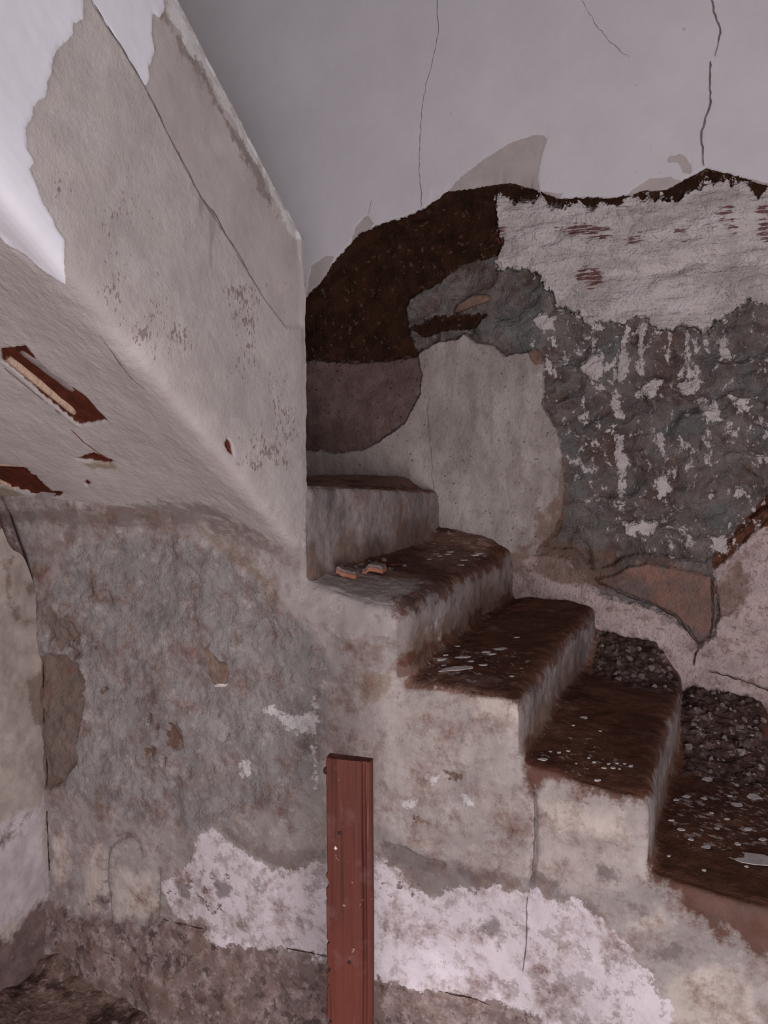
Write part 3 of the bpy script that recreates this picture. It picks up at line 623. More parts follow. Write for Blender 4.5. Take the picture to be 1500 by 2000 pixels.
def proj_np(P):
    X = P[:, 0]*cs+P[:, 1]*sn_; Y = -P[:, 0]*sn_+P[:, 1]*cs; Z = P[:, 2]-EYE
    fw = Y*math.cos(PITCH)-Z*math.sin(PITCH); up = Y*math.sin(PITCH)+Z*math.cos(PITCH); fw = np.maximum(fw, 0.05)
    return np.stack([750+FPX*X/fw, 1000-FPX*up/fw], 1)
qface = al[np.argmin(np.abs(pr[:, 1]-2.21)+np.abs(pr[:, 0]-XP))]
OPX = proj_np(PO); vis = ((ON*(PO-np.array([0, 0, EYE]))).sum(1) < 0) & (qa[QI] < qface+0.05)
OPXv = np.where(vis[:, None], OPX, 1e6)
def on_sweep(x, y): return int(np.argmin((OPXv[:, 0]-x)**2+(OPXv[:, 1]-y)**2))
def q_face(z): return float(np.interp(z, pr[(al < qface) & (pr[:, 0] > XP-0.02), 1], al[(al < qface) & (pr[:, 0] > XP-0.02)]))
def pO(pts): return [(q_face(p[1]), p[2]) if p[0] == 'face' else tuple(O2[on_sweep(*p)]) for p in pts]
FO = Field(PO, O2, pO)
wl = FO.add('white', [[('face', 1.50, 1.66), ('face', 2.20, 1.66), ('face', 2.20, 0.95), (155, -60), (160, 0), (163, 40), (146, 52), (140, 75), (118, 90), (106, 110), (100, 145), (88, 190), (62, 208), (65, 225), (48, 250), (50, 290), (65, 318), (58, 330), (80, 395), (98, 420), (110, 450),
    (125, 470), (122, 510), (128, 552), (90, 532), (50, 497), (15, 470), (0, 455), (-60, 400)],
    [(165, -60), (318, -60), (328, 15), (316, 32), (303, 29), (302, 60), (304, 100), (298, 130), (297, 155), (285, 166), (270, 140), (240, 95), (215, 55), (184, 5)]], 0.25, 20)
FO.add('coping', [[(322, -30), (345, 48), (400, 125), (452, 222), (500, 305), (541, 385), (560, 440), (582, 470), (600, 470), (600, 440), (560, 380), (500, 255), (440, 130), (370, -60)]], 0.55, 30)
FO.add('damp', [[(312, 10), (330, 25), (368, 72), (420, 150), (444, 212), (475, 245), (512, 312), (530, 365), (548, 425), (532, 415), (502, 345), (470, 292), (440, 225), (400, 160), (350, 80)]], 0.9, 26)
band_ = FO.add('band', [[(160, -60), (400, -120), (600, 440), (600, 640), (560, 640), (510, 565), (452, 470), (400, 392), (345, 290), (290, 178), (240, 95), (184, 5)]], 0.2, 14)
low_o = FO.add('lower', [[(-250, 300), (0, 468), (60, 515), (130, 575), (200, 650), (270, 738), (320, 810), (400, 900), (500, 990), (590, 1060), (590, 1200), (400, 1200), (-250, 1200)]], 0.8, 12)
holes = FO.add('hole', [[(2, 680), (28, 675), (52, 675), (75, 700), (105, 730), (150, 756), (170, 772), (185, 790), (212, 818), (180, 824), (155, 826), (120, 800), (72, 760), (30, 722), (5, 702)],
    [(-60, 905), (0, 910), (45, 910), (52, 918), (68, 925), (85, 945), (105, 958), (125, 960), (115, 970), (80, 972), (55, 962), (20, 948), (-60, 930)],
    [(438, 868), (444, 858), (452, 866), (457, 888), (446, 882)], [(166, 940), (172, 934), (180, 940), (172, 946)], [(150, 894), (185, 882), (224, 898), (215, 903)]], 0.12, 40)
FO.add('lens', [[(162, 900), (225, 900), (226, 912), (180, 910)], [(-60, 935), (20, 950), (50, 970), (-60, 968)]], 0.4, 30)
FO.add('archst', [[(-200, 975), (150, 985), (300, 975), (420, 990), (500, 1040), (560, 1090), (560, 1200), (300, 1060), (-200, 1060)]], 1.6, 16)
FO.add('pits', [[(100, 350), (350, 400), (450, 650), (300, 700), (150, 560)], [(380, 560), (560, 560), (590, 900), (420, 900)]], 1.5, 8, cap=0.0)
FO.add('drip', [[(388, 380), (398, 385), (396, 425), (389, 422)], [(408, 400), (424, 410), (420, 470), (414, 525), (409, 515), (410, 460)]], 0.35, 30)
hO = fbm(PO, 2.5, 3)*0.006+fbm(PO, 14, 3)*0.0010*(1-0.7*sstep(wl, -0.1, 0.1))+fbm(PO, 45, 3)*(0.0004+0.0007*sstep(low_o, -6, 1))
hO += sstep(wl, -0.1, 0.1)*0.0018-sstep(holes, -0.25, 0.35)*0.013
hO -= sstep(band_, -0.5, 0.3)*0.006
hO += sstep(low_o, -4, 1.0)*0.004
endw = sstep(SSr, 0.012, -0.018); hO = hO*(1-endw)
VO = PO+ON*hO[:, None]
# the ragged far end
VO[:, 1] += np.where(SSr < 0.0, fbm(PO, 26, 3)*0.006, 0)
n = NT('flight_plaster')
c = n.tone((196, 187, 184), (178, 169, 166), 5)
c = n.mix(n.fac(None, thr=0.55, amp=1, soft=0.2, scale=13, off=2, op=0.4), c, lin((160, 150, 148)))
c = n.mix(n.fac(None, thr=0.54, amp=1, soft=0.14, scale=4, off=12, op=0.5, rough=0.7), c, n.tone((184, 172, 172), (172, 160, 160), 30))
c = n.mix(n.fac(None, thr=0.57, amp=1, soft=0.10, scale=7, off=22, op=0.5, rough=0.74), c, n.tone((200, 194, 190), (188, 182, 178), 30))
c = n.mix(n.fac(None, thr=0.68, amp=1, soft=0.04, scale=150, st=(1, 1, 0.6), off=32, op=0.5), c, lin((136, 122, 120)))
c = n.mix(n.fac('band', 1, 0.5, 2, 0.8, 16, op=0.7), c, n.tone((188, 176, 175), (166, 154, 153), 8))
c = n.mix(n.fac('lower', 1, 0.5, 3, 1.6, 14, op=0.6), c, n.tone((190, 182, 178), (172, 163, 159), 10))
c = n.mix(n.fac('pits', 1, 0.685, 10, 0.4, 130, (1, 1, 0.55), off=3, op=0.8), c, lin((132, 114, 112)))
c = n.mix(n.fac('archst', 1, 0.54, 16, 3.0, 18, op=0.75, rough=0.78), c, n.tone((138, 126, 121), (116, 105, 101), 20))
c = n.mix(n.fac('drip', 1, 0.5, 1, 0.6, 30, op=0.5), c, lin((140, 130, 124)))
c = n.mix(n.fac('damp', 1, 0.53, 14, 1.4, 22, op=0.85, rough=0.76), c, n.tone((150, 137, 132), (128, 116, 112), 20))
c = n.mix(n.fac('coping', 1, 0.5, 10, 0.6, 22, rough=0.74), c, n.tone((218, 214, 215), (196, 190, 190), 12))
c = n.mix(n.fac('white', 1, 0.5, 0.8, 0.15, 50), c, n.tone((232, 230, 238), (222, 219, 227), 4))
c = n.mix(n.fac('lens', 1, 0.5, 2, 0.8, 30, op=0.7), c, lin((140, 122, 98)))
c = n.mix(n.fac('hole', 1, 0.5, 0.4, 0.2, 60), c, n.tone((96, 46, 32), (70, 32, 22), 30))
hb = n.math('ADD', n.noise(60, (1, 1, 1), 5), n.math('MULTIPLY', n.noise(220, (1, 1, 1), 3), 0.5))
FO.a['rgh'] = np.clip(0.55+0.45*sstep(low_o, -6, 1)-0.5*sstep(wl, -0.1, 0.1)-0.3*sstep(band_, -1, 1), 0.05, 1)
M_flight = n.done(c, n.bump(hb, 0.0036, n.attr('rgh')))
flight = empty('overhead_stair_flight', (-1.6, 1.2, 1.45))
tag(flight, 'plastered underside and parapet of the upper stair flight with exposed laths', 'stair flight')
def under(o, p): o.parent = p; o.matrix_parent_inverse = p.matrix_basis.inverted(); return o
under(mesh_np('plaster_shell', VO, grid_faces(nq, ns), M_flight, None, FO.a, ), flight)
# far end cap of the parapet
capV = [tuple(v) for v in VO[:nq]]
m_cap = [i for i in range(nq) if qx[i] > XP-0.2 and qa[i] > al[np.argmin(np.abs(pr[:, 0]-(XP-0.2))+0*al)]-0.01]
ci_ = [VO[i] for i in range(nq) if qz[i] > 1.37 and qx[i] > -1.17]
under(mesh_py('end_face', ci_, [tuple(range(len(ci_)))], M_flight), flight)
# crease crack along the parapet and the arris crack, their shade painted as strips
def sweep_pts(px, lift=0.0012):
    P = []
    for x, y in px:
        i = on_sweep(x, y); P.append(VO[i]+ON[i]*lift)
    return P
under(ribbon('crack', sweep_pts([(186, 5), (216, 55), (245, 105), (275, 155), (300, 205), (335, 265), (370, 330), (378, 360), (400, 385), (425, 420), (450, 465), (470, 495), (490, 535), (512, 570)]), 0.0032, M_crease_shade, None, (1, 0, 0), 3, 0.003, 0.0), flight)
under(ribbon('crack', sweep_pts([(200, 650), (232, 695), (262, 735), (285, 755)]), 0.0030, M_crack_shade, None, (1, 0, 0), 4, 0.003, 0.0), flight)
M_lath = simple('lath_wood', (206, 178, 156), (168, 138, 120), 30, (1, 6, 1), bs=0.002)
M_lath_gray = simple('lath_mortar', (156, 143, 142), (126, 114, 114), 30, bs=0.003)
M_lath_red = simple('lath_red', (128, 66, 52), (96, 44, 36), 30, bs=0.002)
def lath(px0, px1, w, th, mat, sink, name='lath'):
    i, j = on_sweep(*px0), on_sweep(*px1); a, b = Vector(PO[i]-ON[i]*sink), Vector(PO[j]-ON[j]*sink)
    d = (b-a).normalized(); nn = Vector(ON[i]); s = d.cross(nn).normalized(); rd = random.Random(i)
    V = []; Fs = []; K = 12
    for k in range(K+1):
        q = a.lerp(b, k/K); ww = w*(1+rd.uniform(-.12, .12))/2*(0.6 if k in (0, K) else 1)
        for su, sv in ((-1, -1), (1, -1), (0.85, 0), (0.5, 1), (-0.5, 1), (-0.85, 0)): V.append(q+s*su*ww+nn*sv*th/2)
        if k:
            for m in range(6): Fs.append(((k-1)*6+m, (k-1)*6+(m+1) % 6, k*6+(m+1) % 6, k*6+m))
    Fs += [tuple(range(6)), tuple(range(K*6, K*6+6))]
    return under(mesh_py(name, V, Fs, mat, None, True), flight)
lath((12, 703), (146, 808), 0.024, 0.016, M_lath, 0.006)
lath((38, 690), (140, 768), 0.038, 0.008, M_lath_gray, 0.0105)
lath((10, 716), (128, 812), 0.016, 0.012, M_lath_gray, 0.001)
lath((55, 770), (140, 835), 0.006, 0.008, M_lath_red, 0.001)
lath((20, 742), (54, 766), 0.005, 0.008, M_lath_red, 0.001)
lath((-40, 926), (48, 962), 0.012, 0.010, M_lath, 0.003)
lath((-60, 905), (45, 912), 0.010, 0.010, M_lath, 0.003)
lath((-60, 935), (40, 972), 0.018, 0.008, M_lath_gray, 0.001)
under(ribbon('crack', sweep_pts([(140, 835), (165, 858), (200, 885), (222, 900)]), 0.003, M_lath_red, None, (0.3, -0.4, -0.86), 6, 0.002, 0.0), flight)

# ------------------------------------------------------------ left wall and floor
yd = axis_spacing([(-0.6, 1.20, 0.03), (1.20, 1.76, 0.006)]); zl = np.linspace(0, 1, 300)
YY, TT = np.meshgrid(yd, zl); sdist = D0-YY
topz = np.minimum(1.20+1.7*sdist+0.02*np.sin(YY*60), 1.40+0.02*np.sin(YY*23))
ZZ = FLOOR-0.03+(topz-FLOOR+0.03)*TT
PL = np.stack([np.full(YY.size, XL), YY.ravel(), ZZ.ravel()], 1)
FL = Field(PL, PL[:, 1:], lambda pts: [(q[1], q[2]) for q in (onX(x, y, XL) for x, y in pts)])
FL.add('edge', [[(5, 1100), (20, 1090), (18, 1160), (40, 1200), (75, 1215), (75, 1225), (30, 1215), (12, 1180)], [(50, 1135), (72, 1130), (74, 1160), (55, 1165)], [(55, 1330), (85, 1310), (88, 1420), (60, 1400)]], 0.5, 22)
FL.add('lilac', [[(-60, 1640), (40, 1590), (85, 1560), (95, 1760), (40, 1800), (-60, 1820)]], 1.2, 10)
FL.add('dark', [[(-60, 1860), (20, 1830), (60, 1780), (110, 1740), (110, 1900), (60, 1925), (-60, 1990)], [(-10, 1655), (20, 1620), (45, 1600), (40, 1620), (10, 1650)]], 1.0, 12)
hL = fbm(PL, 4, 4)*0.010+fbm(PL, 18, 3)*0.004
VL = PL.copy(); VL[:, 0] = XL+hL+sstep(PL[:, 2], 1.0, 1.25)*0.006
FL.a['rgh'] = np.full(len(PL), 0.35)
n = NT('left_wall')
c = n.tone((192, 178, 170), (168, 154, 148), 6)
c = n.mix(n.fac(None, thr=0.55, amp=1, soft=0.15, scale=10, op=0.5, st=(1, 1, 1.4)), c, lin((150, 136, 132)))
c = n.mix(n.fac('lilac', 1, 0.5, 18, 3.5, 14, rough=0.78), c, n.tone((206, 196, 200), (180, 170, 172), 12))
c = n.mix(n.fac('dark', 1, 0.5, 18, 3.5, 16, rough=0.78), c, n.tone((130, 110, 106), (96, 80, 78), 20))
c = n.mix(n.fac('edge', 1, 0.53, 10, 1.8, 26, op=0.7, rough=0.78), c, n.tone((128, 104, 90), (106, 86, 76), 20))
M_left = n.done(c, n.bump(n.noise(40, (1, 1, 1), 6), 0.008, n.attr('rgh')))
wall_left = mesh_np('wall_left', VL, grid_faces(len(yd), len(zl)), M_left, None, FL.a)
tag(wall_left, 'low pinkish plaster wall meeting the stair side wall in the corner', None, kind='structure')
# its crown, running back to the left
m_ = len(yd); crown = np.concatenate([VL[-m_:], VL[-m_:]+np.array([-0.13, 0, 0.30])])
under_l = mesh_np('wall_crown', crown, np.array([[i, m_+i, m_+i+1, i+1] for i in range(m_-1)]), M_left, wall_left, {'rgh': np.full(len(crown), 0.3)})

fx_ = axis_spacing([(-2.35, -1.0, 0.008), (-1.0, 2.2, 0.04)]); fy_ = axis_spacing([(-2.4, 1.1, 0.04), (1.1, 1.78, 0.008)])
XX, YY = np.meshgrid(fx_, fy_); PF = np.stack([XX.ravel(), YY.ravel(), np.full(XX.size, FLOOR)], 1)
VF = PF.copy(); corner = np.exp(-((PF[:, 1]-D0)/0.09)**2)+np.exp(-((PF[:, 0]-XL)/0.10)**2)
VF[:, 2] += fbm(PF, 5, 4)*0.008+fbm(PF, 30, 3)*0.004+corner*0.03*(1+fbm(PF, 9, 3))
n = NT('floor_dirt')
c = n.tone((132, 108, 100), (100, 80, 74), 7)
c = n.mix(n.fac(None, thr=0.57, amp=1, soft=0.08, scale=9, off=3, op=0.85), c, n.tone((74, 58, 54), (58, 44, 42), 20))
c = n.mix(n.fac(None, thr=0.58, amp=1, soft=0.08, scale=34, off=6, op=0.6), c, n.tone((176, 158, 152), (140, 122, 116), 30))
M_floor = n.done(c, n.bump(n.noise(50, (1, 1, 1), 6), 0.012))
floor = mesh_np('floor', VF, grid_faces(len(fx_), len(fy_)), M_floor)
tag(floor, 'dirty earth-covered floor at the foot of the stair wall', None, kind='structure')

# ------------------------------------------------------------ red board standing in front of the stairs
def ray_at(x, y, depth): r = ray(x, y); return Vector((r[0]*depth, r[1]*depth, EYE+r[2]*depth))
BD = 1.45
pt = ray_at(683.5, 1480, BD); W = 0.0875; TH = 0.022; BH = pt.z-FLOOR
board = empty('wooden_post', (pt.x, pt.y, FLOOR)); board.rotation_euler = (0, 0, math.radians(12.5))
tag(board, 'dark red painted wooden post standing upright in front of the stairs', 'post')
n = NT('red_paint', 0.62, 0.3)
c = n.tone((108, 55, 44), (84, 41, 33), 5, (1, 1, 0.4))
c = n.mix(n.fac(None, thr=0.56, amp=1, soft=0.1, scale=60, st=(1, 1, 0.03), op=0.7), c, lin((64, 30, 26)))
c = n.mix(n.fac(None, thr=0.665, amp=1, soft=0.03, scale=130, st=(1, 1, 0.02), off=5, op=0.7), c, lin((160, 118, 108)))
c = n.mix(n.fac(None, thr=0.62, amp=1, soft=0.12, scale=14, off=9, op=0.55), c, lin((116, 80, 74)))
c = n.mix(n.fac(None, thr=0.70, amp=1, soft=0.03, scale=60, off=2), c, lin((150, 122, 114)))
M_red = n.done(c, n.bump(n.noise(70, (1, 1, 0.04), 4), 0.0025))
rd = random.Random(5)
cs2 = [(-W/2+0.002, -TH/2), (-W/2+0.012, -TH/2-0.0008)]
cs2 += [(-W/2+0.012+(W-0.030)*k/9, -TH/2-0.0008) for k in range(1, 10)]
cs2 += [(W/2-0.0165, -TH/2+0.0022), (W/2-0.015, -TH/2-0.0004), (W/2-0.0115, -TH/2-0.0004), (W/2-0.010, -TH/2+0.0022), (W/2-0.0085, -TH/2-0.0002), (W/2-0.003, -TH/2), (W/2, -TH/2+0.003), (W/2, TH/2-0.002), (W/2-0.002, TH/2), (-W/2+0.002, TH/2), (-W/2, TH/2-0.002), (-W/2, -TH/2+0.002)]
mcs = len(cs2); rows = 250; V = []; Fs = []
prev = 0
for r in range(rows+1):
    z = BH*r/rows; zz = z+FLOOR
    f = 1.0 if 0.25 < zz < 0.85 else 0.15
    prev = 0.6*prev+0.4*rd.uniform(-1, 1)
    chip = max(0, prev-0.10)*0.022*f
    for k, (x, y) in enumerate(cs2):
        dx = 0.0008*math.sin(z*9)
        if x < -W/2+0.004: dx += chip if rd.random() > 0.2 else chip*0.6; dx -= 0.003*f if f == 1 else 0
        zt = z+(rd.uniform(-0.0015, 0.0015) if r == rows else 0)
        V.append((x+dx, y, zt))
    if r:
        for k in range(mcs): Fs.append(((r-1)*mcs+k, (r-1)*mcs+(k+1) % mcs, r*mcs+(k+1) % mcs, r*mcs+k))
Fs.append(tuple(range(rows*mcs, (rows+1)*mcs)))
b_ = mesh_py('board', V, Fs, M_red, board)
board_thing, board = board, b_
M_iron = simple('dark_iron', (70, 54, 48), (44, 34, 30), 60, rough=0.6)
def lathe(name, prof_, axis, mat, parent, loc, seg=20):
    V = []; Fs = []
    for r, h in prof_:
        for k in range(seg):
            a = 2*math.pi*k/seg; p = (r*math.cos(a), r*math.sin(a), h)
            V.append({'x': (-p[2], p[0], p[1]), 'y': (p[0], -p[2], p[1])}[axis])
    for i in range(len(prof_)-1):
        for k in range(seg): Fs.append((i*seg+k, i*seg+(k+1) % seg, (i+1)*seg+(k+1) % seg, (i+1)*seg+k))
    Fs += [tuple(range(seg))[::-1], tuple(range((len(prof_)-1)*seg, len(prof_)*seg))]
    o = mesh_py(name, V, Fs, mat, parent, True); o.location = loc; return o
kz = ray_at(630, 1511, BD).z-FLOOR
lathe('bolt', [(0.0035, -0.012), (0.0035, 0.002), (0.0068, 0.0025), (0.0070, 0.005), (0.0055, 0.0075), (0.002, 0.009)], 'x', M_iron, board, (-W/2, 0.0, kz))['label'] = 'dark iron bolt head'
for (px, py) in ((666, 1631), (684, 1902)):
    q = ray_at(px, py, BD); lx = (px-683.5)/FPX*BD
    lathe('nail', [(0.0012, -0.004), (0.0012, 0.0008), (0.0036, 0.001), (0.0036, 0.0018), (0.0015, 0.0026)], 'y', M_iron, board, (lx, -TH/2, q.z-FLOOR))
M_flake = simple('plaster_white', (224, 216, 216), (196, 186, 186), 60)
q = ray_at(657, 1664, BD)
V = [((657-683.5)/FPX*BD+0.0035*math.cos(a)*s, -TH/2-0.0018, q.z-FLOOR+0.0045*math.sin(a)*s) for a, s in ((0, 1), (.8, .6), (1.6, 1.1), (2.4, .7), (3.3, 1), (4.1, .6), (5, 1), (5.6, .6))]
mesh_py('paint_fleck', V+[(x, -TH/2, z) for x, y, z in V], [tuple(range(8))]+[(i, i+8, (i+1) % 8+8, (i+1) % 8) for i in range(8)], M_flake, board)

# ------------------------------------------------------------ broken tiles, flakes and rubble on the treads
M_terra = simple('terracotta', (184, 128, 102), (156, 102, 80), 40, bs=0.002)
M_mortar = simple('mortar_gray', (136, 122, 118), (96, 82, 80), 50, bs=0.004)
M_darkred = simple('dark_red_tile', (92, 48, 38), (66, 32, 26), 50, bs=0.002)
def at_tread(px, py, k):
    z = TREAD[k]
    for _ in range(4):
        x, y, _z = onZ(px, py, z); x = max(x, RISER[k-1]+0.03); z = min(tread_z(x, y), TREAD[k]+0.09)
    return x, y, z
def tile_shard(px, py, w, dep, th, bend, rot, label, seed):
    x, y, z = at_tread(px, py, 1)
    root = empty('tile_shard', (x, y, z-0.002)); root.rotation_euler = (math.radians(3), math.radians(4), rot)
    rd = random.Random(seed); K = 10; V = []; Fs = []
    for lay, (z0, z1) in enumerate(((0, th), (th, th+0.008))): pass
    def slab(zlo, zhi, name, mat, inset):
        V = []; Fs = []
        for k in range(K+1):
            u_ = k/K-0.5; bz = bend(u_)
            df = dep*(1+rd.uniform(-.15, .15))*(1-inset)
            for yy, zz in ((-dep/2+inset*0.012, zlo), (df-dep/2, zlo), (df-dep/2, zhi+rd.uniform(0, .003)*(inset > 0)), (-dep/2+inset*0.012, zhi+rd.uniform(0, .003)*(inset > 0))): V.append((u_*w, yy, zz+bz))
            if k:
                for m in range(4): Fs.append(((k-1)*4+m, (k-1)*4+(m+1) % 4, k*4+(m+1) % 4, k*4+m))
        Fs += [(0, 1, 2, 3), (K*4+3, K*4+2, K*4+1, K*4)]
        return mesh_py(name, V, Fs, mat, root)
    slab(0, th, 'fired_clay', M_terra, 0); slab(th-0.001, th+0.007, 'mortar_crust', M_mortar, 0.25)
    tag(root, label, 'tile shard', 'broken tile pieces on the tread'); return root
tile_shard(679, 1120, 0.058, 0.045, 0.011, lambda u_: 0.006*math.exp(-((u_+0.42)/0.12)**2)-0.006*(u_+0.5)+0.006, math.radians(14), 'straight orange terracotta tile shard at the outer end of the broken tile pile', 1)
tile_shard(731, 1117, 0.062, 0.045, 0.011, lambda u_: 0.010*sum((math.tanh((u_+0.28)/0.06), -0.9*math.tanh((u_-0.7)/0.3)))*0.8-0.004, math.radians(10), 'stepped orange terracotta tile shard beside the dark red tile piece', 2)
def chip(name, x, y, z, r, th, mat, label, cat, group, seed, asp=1.0, rot=0.0, tilt=0.06):
    rd = random.Random(seed); m = rd.randint(6, 9); top_ = []; bot = []
    for i in range(m):
        a = 2*math.pi*i/m+rd.uniform(-.25, .25); rr = r*rd.uniform(0.6, 1.1)
        px, py = rr*math.cos(a)*asp, rr*math.sin(a)/max(asp, 1)**0.5
        zz = px*tilt*rd.uniform(0.6, 1.4)+rd.uniform(0, th*.3)
        top_.append((px, py, th+zz)); bot.append((px*.97, py*.97, zz))
    V = bot+top_; Fs = [tuple(range(m))[::-1], tuple(range(m, 2*m))]+[(i, (i+1) % m, m+(i+1) % m, m+i) for i in range(m)]
    o = mesh_py(name, V, Fs, mat); o.location = (x, y, z-0.001); o.rotation_euler = (0, 0, rot)
    tag(o, label, cat, group); return o
def pebble(name, x, y, z, r, mat, label, cat, group, seed, parent=None):
    rd = random.Random(seed); V = []; Fs = []; seg, rings = 7, 4
    ax = [rd.uniform(.7, 1.25) for _ in range(3)]; ax[2] *= 0.75
    V.append((0, 0, -r*ax[2]))
    for i in range(1, rings):
        t = math.pi*i/rings-math.pi/2
        for k in range(seg):
            a = 2*math.pi*k/seg+i*.4; j = rd.uniform(.6, 1.25)
            V.append((r*ax[0]*math.cos(t)*math.cos(a)*j, r*ax[1]*math.cos(t)*math.sin(a)*j, r*ax[2]*math.sin(t)*j))
    V.append((0, 0, r*ax[2])); last = len(V)-1
    for k in range(seg): Fs.append((0, 1+(k+1) % seg, 1+k)); Fs.append((last, last-seg+k, last-seg+(k+1) % seg))
    for i in range(rings-2):
        for k in range(seg): a = 1+i*seg+k; b = 1+i*seg+(k+1) % seg; Fs.append((a, b, b+seg, a+seg))
    o = mesh_py(name, V, Fs, mat); o.location = (x, y, z+r*ax[2]*0.35); o.rotation_euler = (rd.uniform(-.5, .5), rd.uniform(-.5, .5), rd.uniform(0, 6))
    tag(o, label, cat, group); return o
x, y, z = at_tread(770, 1102, 1)
chip('tile_piece', x, y, z, 0.028, 0.007, M_darkred, 'flat dark red tile piece behind the orange tile shards', 'tile piece', 'broken tile pieces on the tread', 77, 1.3, 0.5, 0.0)
rd = random.Random(8)
for i, (px, py, r) in enumerate(((700, 1104, .011), (716, 1100, .012), (735, 1101, .010), (750, 1098, .009), (690, 1110, .009), (762, 1112, .008), (725, 1108, .008), (745, 1112, .008), (790, 1104, .007))):
    pebble('mortar_lump', *at_tread(px, py, 1), r, M_mortar, 'grey mortar lump heaped with the terracotta tile shards', 'mortar lump', 'mortar lumps among the tile shards', 30+i)
FL_T = {1: ('white flake on the tread that carries the terracotta shards', 'white flakes on the tile shard tread'),
        2: ('white plaster flake on the tread one step below the tile shards', 'white flakes one step below the tile shards'),
        3: ('white plaster flake on the tread two steps below the tile shards', 'white flakes two steps below the tile shards'),
        4: ('white plaster flake on the lowest visible tread', 'white flakes on the lowest visible tread')}
def flake(px, py, k, wpx, asp, seed, rot=None, label=None):
    x, y, z = at_tread(px, py, k); dist = math.hypot(x, y)
    r = wpx/FPX*dist*0.5
    lb, gr = FL_T[k]
    if not label: label = ('tiny ' if wpx < 9 else 'small ' if wpx < 15 else 'broad ')+lb
    chip('plaster_flake', x, y, z, r/max(asp, 1)**0.3, 0.0022, M_flake, label or lb, 'flake', gr, seed, asp, YAW if rot is None else rot, 0.04)
rd = random.Random(21); s = 100
for px, py, w in ((857, 1278, 10), (838, 1284, 20), (852, 1292, 12), (905, 1285, 22), (950, 1274, 16), (976, 1268, 26), (960, 1278, 14), (944, 1299, 18), (920, 1292, 10), (866, 1300, 8), (1000, 1322, 8), (890, 1262, 9), (1008, 1245, 10)):
    s += 1; flake(px, py, 2, w, 1.7, s)
flake(897, 1306, 2, 50, 2.1, 150, YAW+0.3, 'largest white plaster flake on the tread one step below the tile shards')
for px, py, w in ((838, 1085, 8), (880, 1078, 12), (875, 1082, 8), (934, 1082, 16), (925, 1076, 14), (900, 1066, 10), (858, 1082, 8), (905, 1094, 10)):
    s += 1; flake(px, py, 1, w, 1.8, s)
for px, py, w in ((1140, 1402, 18), (1060, 1483, 18), (1180, 1500, 9), (1197, 1500, 9), (1205, 1492, 8), (1220, 1492, 7), (1232, 1496, 10), (1188, 1492, 7), (1167, 1524, 12), (1110, 1466, 7), (1092, 1470, 8), (1150, 1480, 6), (1160, 1490, 6), (1075, 1468, 7), (1125, 1492, 6), (1210, 1502, 6), (1172, 1428, 6), (1120, 1416, 6)):
    s += 1; flake(px, py, 3, w, 1.2, s)
flake(1462, 1678, 4, 70, 1.5, 151, YAW-0.35, 'large oval white plaster flake on the lowest visible tread')
for px, py, w in ((1387, 1521, 30), (1341, 1556, 16), (1308, 1560, 10), (1470, 1556, 32), (1440, 1572, 22), (1375, 1560, 14), (1330, 1620, 14), (1380, 1655, 18), (1420, 1600, 10), (1400, 1618, 12), (1350, 1640, 10), (1460, 1620, 14), (1458, 1693, 8), (1375, 1700, 8), (1306, 1672, 7), (1300, 1600, 10), (1490, 1640, 12), (1440, 1648, 14), (1390, 1588, 9), (1425, 1555, 10)):
    s += 1; flake(px, py, 4, w, 1.3, s)
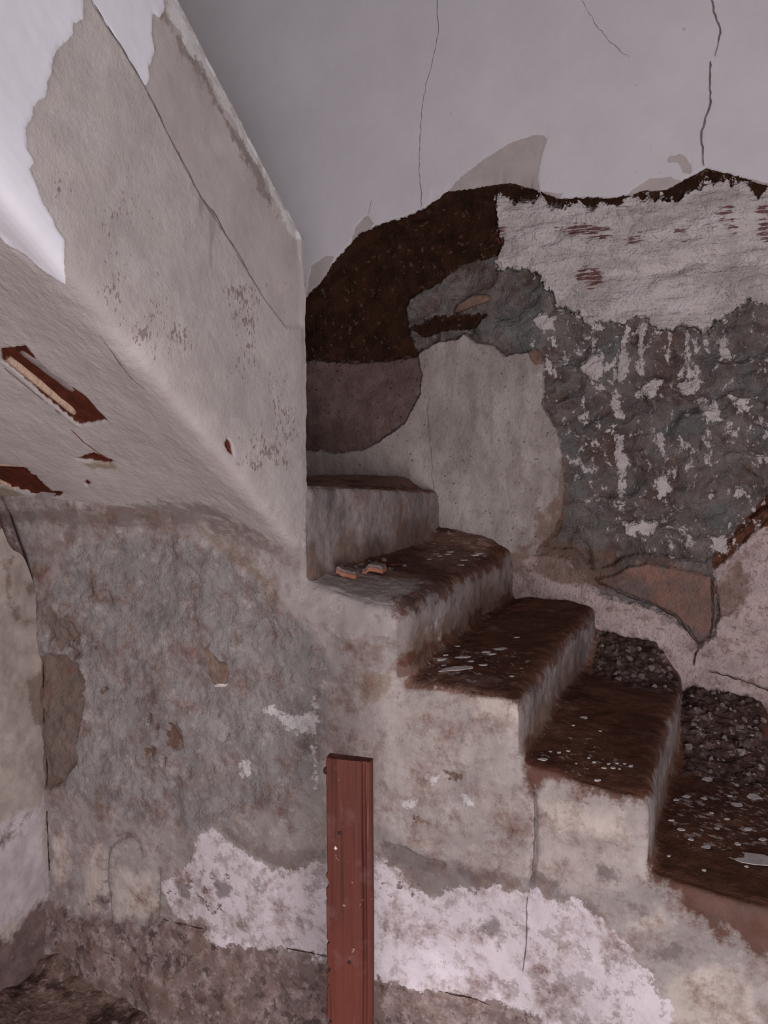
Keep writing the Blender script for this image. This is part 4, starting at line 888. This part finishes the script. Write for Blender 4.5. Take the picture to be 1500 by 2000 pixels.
# rubble heaped against the back wall
M_rub = [simple('rubble_gray', (134, 120, 116), (92, 80, 78), 50, bs=0.004), simple('rubble_dark', (86, 66, 60), (60, 44, 40), 50, bs=0.004), simple('rubble_pale', (148, 132, 128), (116, 102, 98), 50, bs=0.004)]
RUB = {3: ('rubble stone in the heap against the back wall above the lowest tread', 'rubble heap two steps below the shards', 46),
       4: ('rubble stone in the heap at the back of the lowest visible tread', 'rubble heap on the lowest visible tread', 60)}
for k, (lb, gr, cnt_) in RUB.items():
    mh, ma, mb, mw = MOUND[k]
    for i in range(cnt_):
        x = rd.uniform(ma+0.03, mb-0.02 if k == 3 else mb+0.02); y = D1-0.02-rd.random()**1.3*mw*0.85
        rr, mi = rd.choice((0.005, 0.006, 0.008, 0.010, 0.014)), rd.choice((0, 0, 1, 1, 2))
        word = ('small ' if rr < 0.007 else 'medium ' if rr < 0.012 else 'large ')+('grey ', 'dark brown ', 'pale ')[mi]
        pebble('rubble_stone', x, y, tread_z(x, y), rr, M_rub[mi], word+lb, 'rubble stone', gr, 300+k*100+i)
# pottery wedge stuck in the side wall
def embedded(px, name, mat, proud, seed):
    pts = pS(px); m = len(pts); cx = sum(p[0] for p in pts)/m; cz = sum(p[1] for p in pts)/m; rd = random.Random(seed)
    sm = -SN[:, 1] > 0.6; y0 = float(np.min(SV[sm][np.argsort((SV[sm][:, 0]-cx)**2+(SV[sm][:, 2]-cz)**2)[:60], 1]))
    V = []; Fs = []
    for s_, y_ in ((1.0, y0+0.03), (1.0, y0-proud*.2), (0.84, y0-proud), (0.3, y0-proud*1.2)): V += [(cx+(p[0]-cx)*s_, y_+rd.uniform(-.001, .001), cz+(p[1]-cz)*s_) for p in pts]
    for k in range(3):
        for i in range(m): j = (i+1) % m; Fs.append((k*m+i, k*m+j, (k+1)*m+j, (k+1)*m+i))
    Fs.append(tuple(range(3*m, 4*m)))
    o = mesh_py(name, V, Fs, mat); o.parent = side_wall; return o
M_wedge = simple('brown_brick', (144, 122, 110), (112, 94, 84), 30, bs=0.003)
embedded([(398, 1268), (408, 1258), (414, 1275), (421, 1300), (424, 1336), (414, 1334), (406, 1305)], 'brick_fragment', M_wedge, 0.004, 1)
embedded([(416, 1278), (428, 1293), (447, 1296), (446, 1318), (441, 1334), (426, 1336), (422, 1302)], 'brick_fragment', M_wedge, 0.006, 2)
embedded([(416, 1338), (428, 1334), (443, 1335), (440, 1341), (420, 1342)], 'plaster_crumb', M_flake, 0.006, 3)
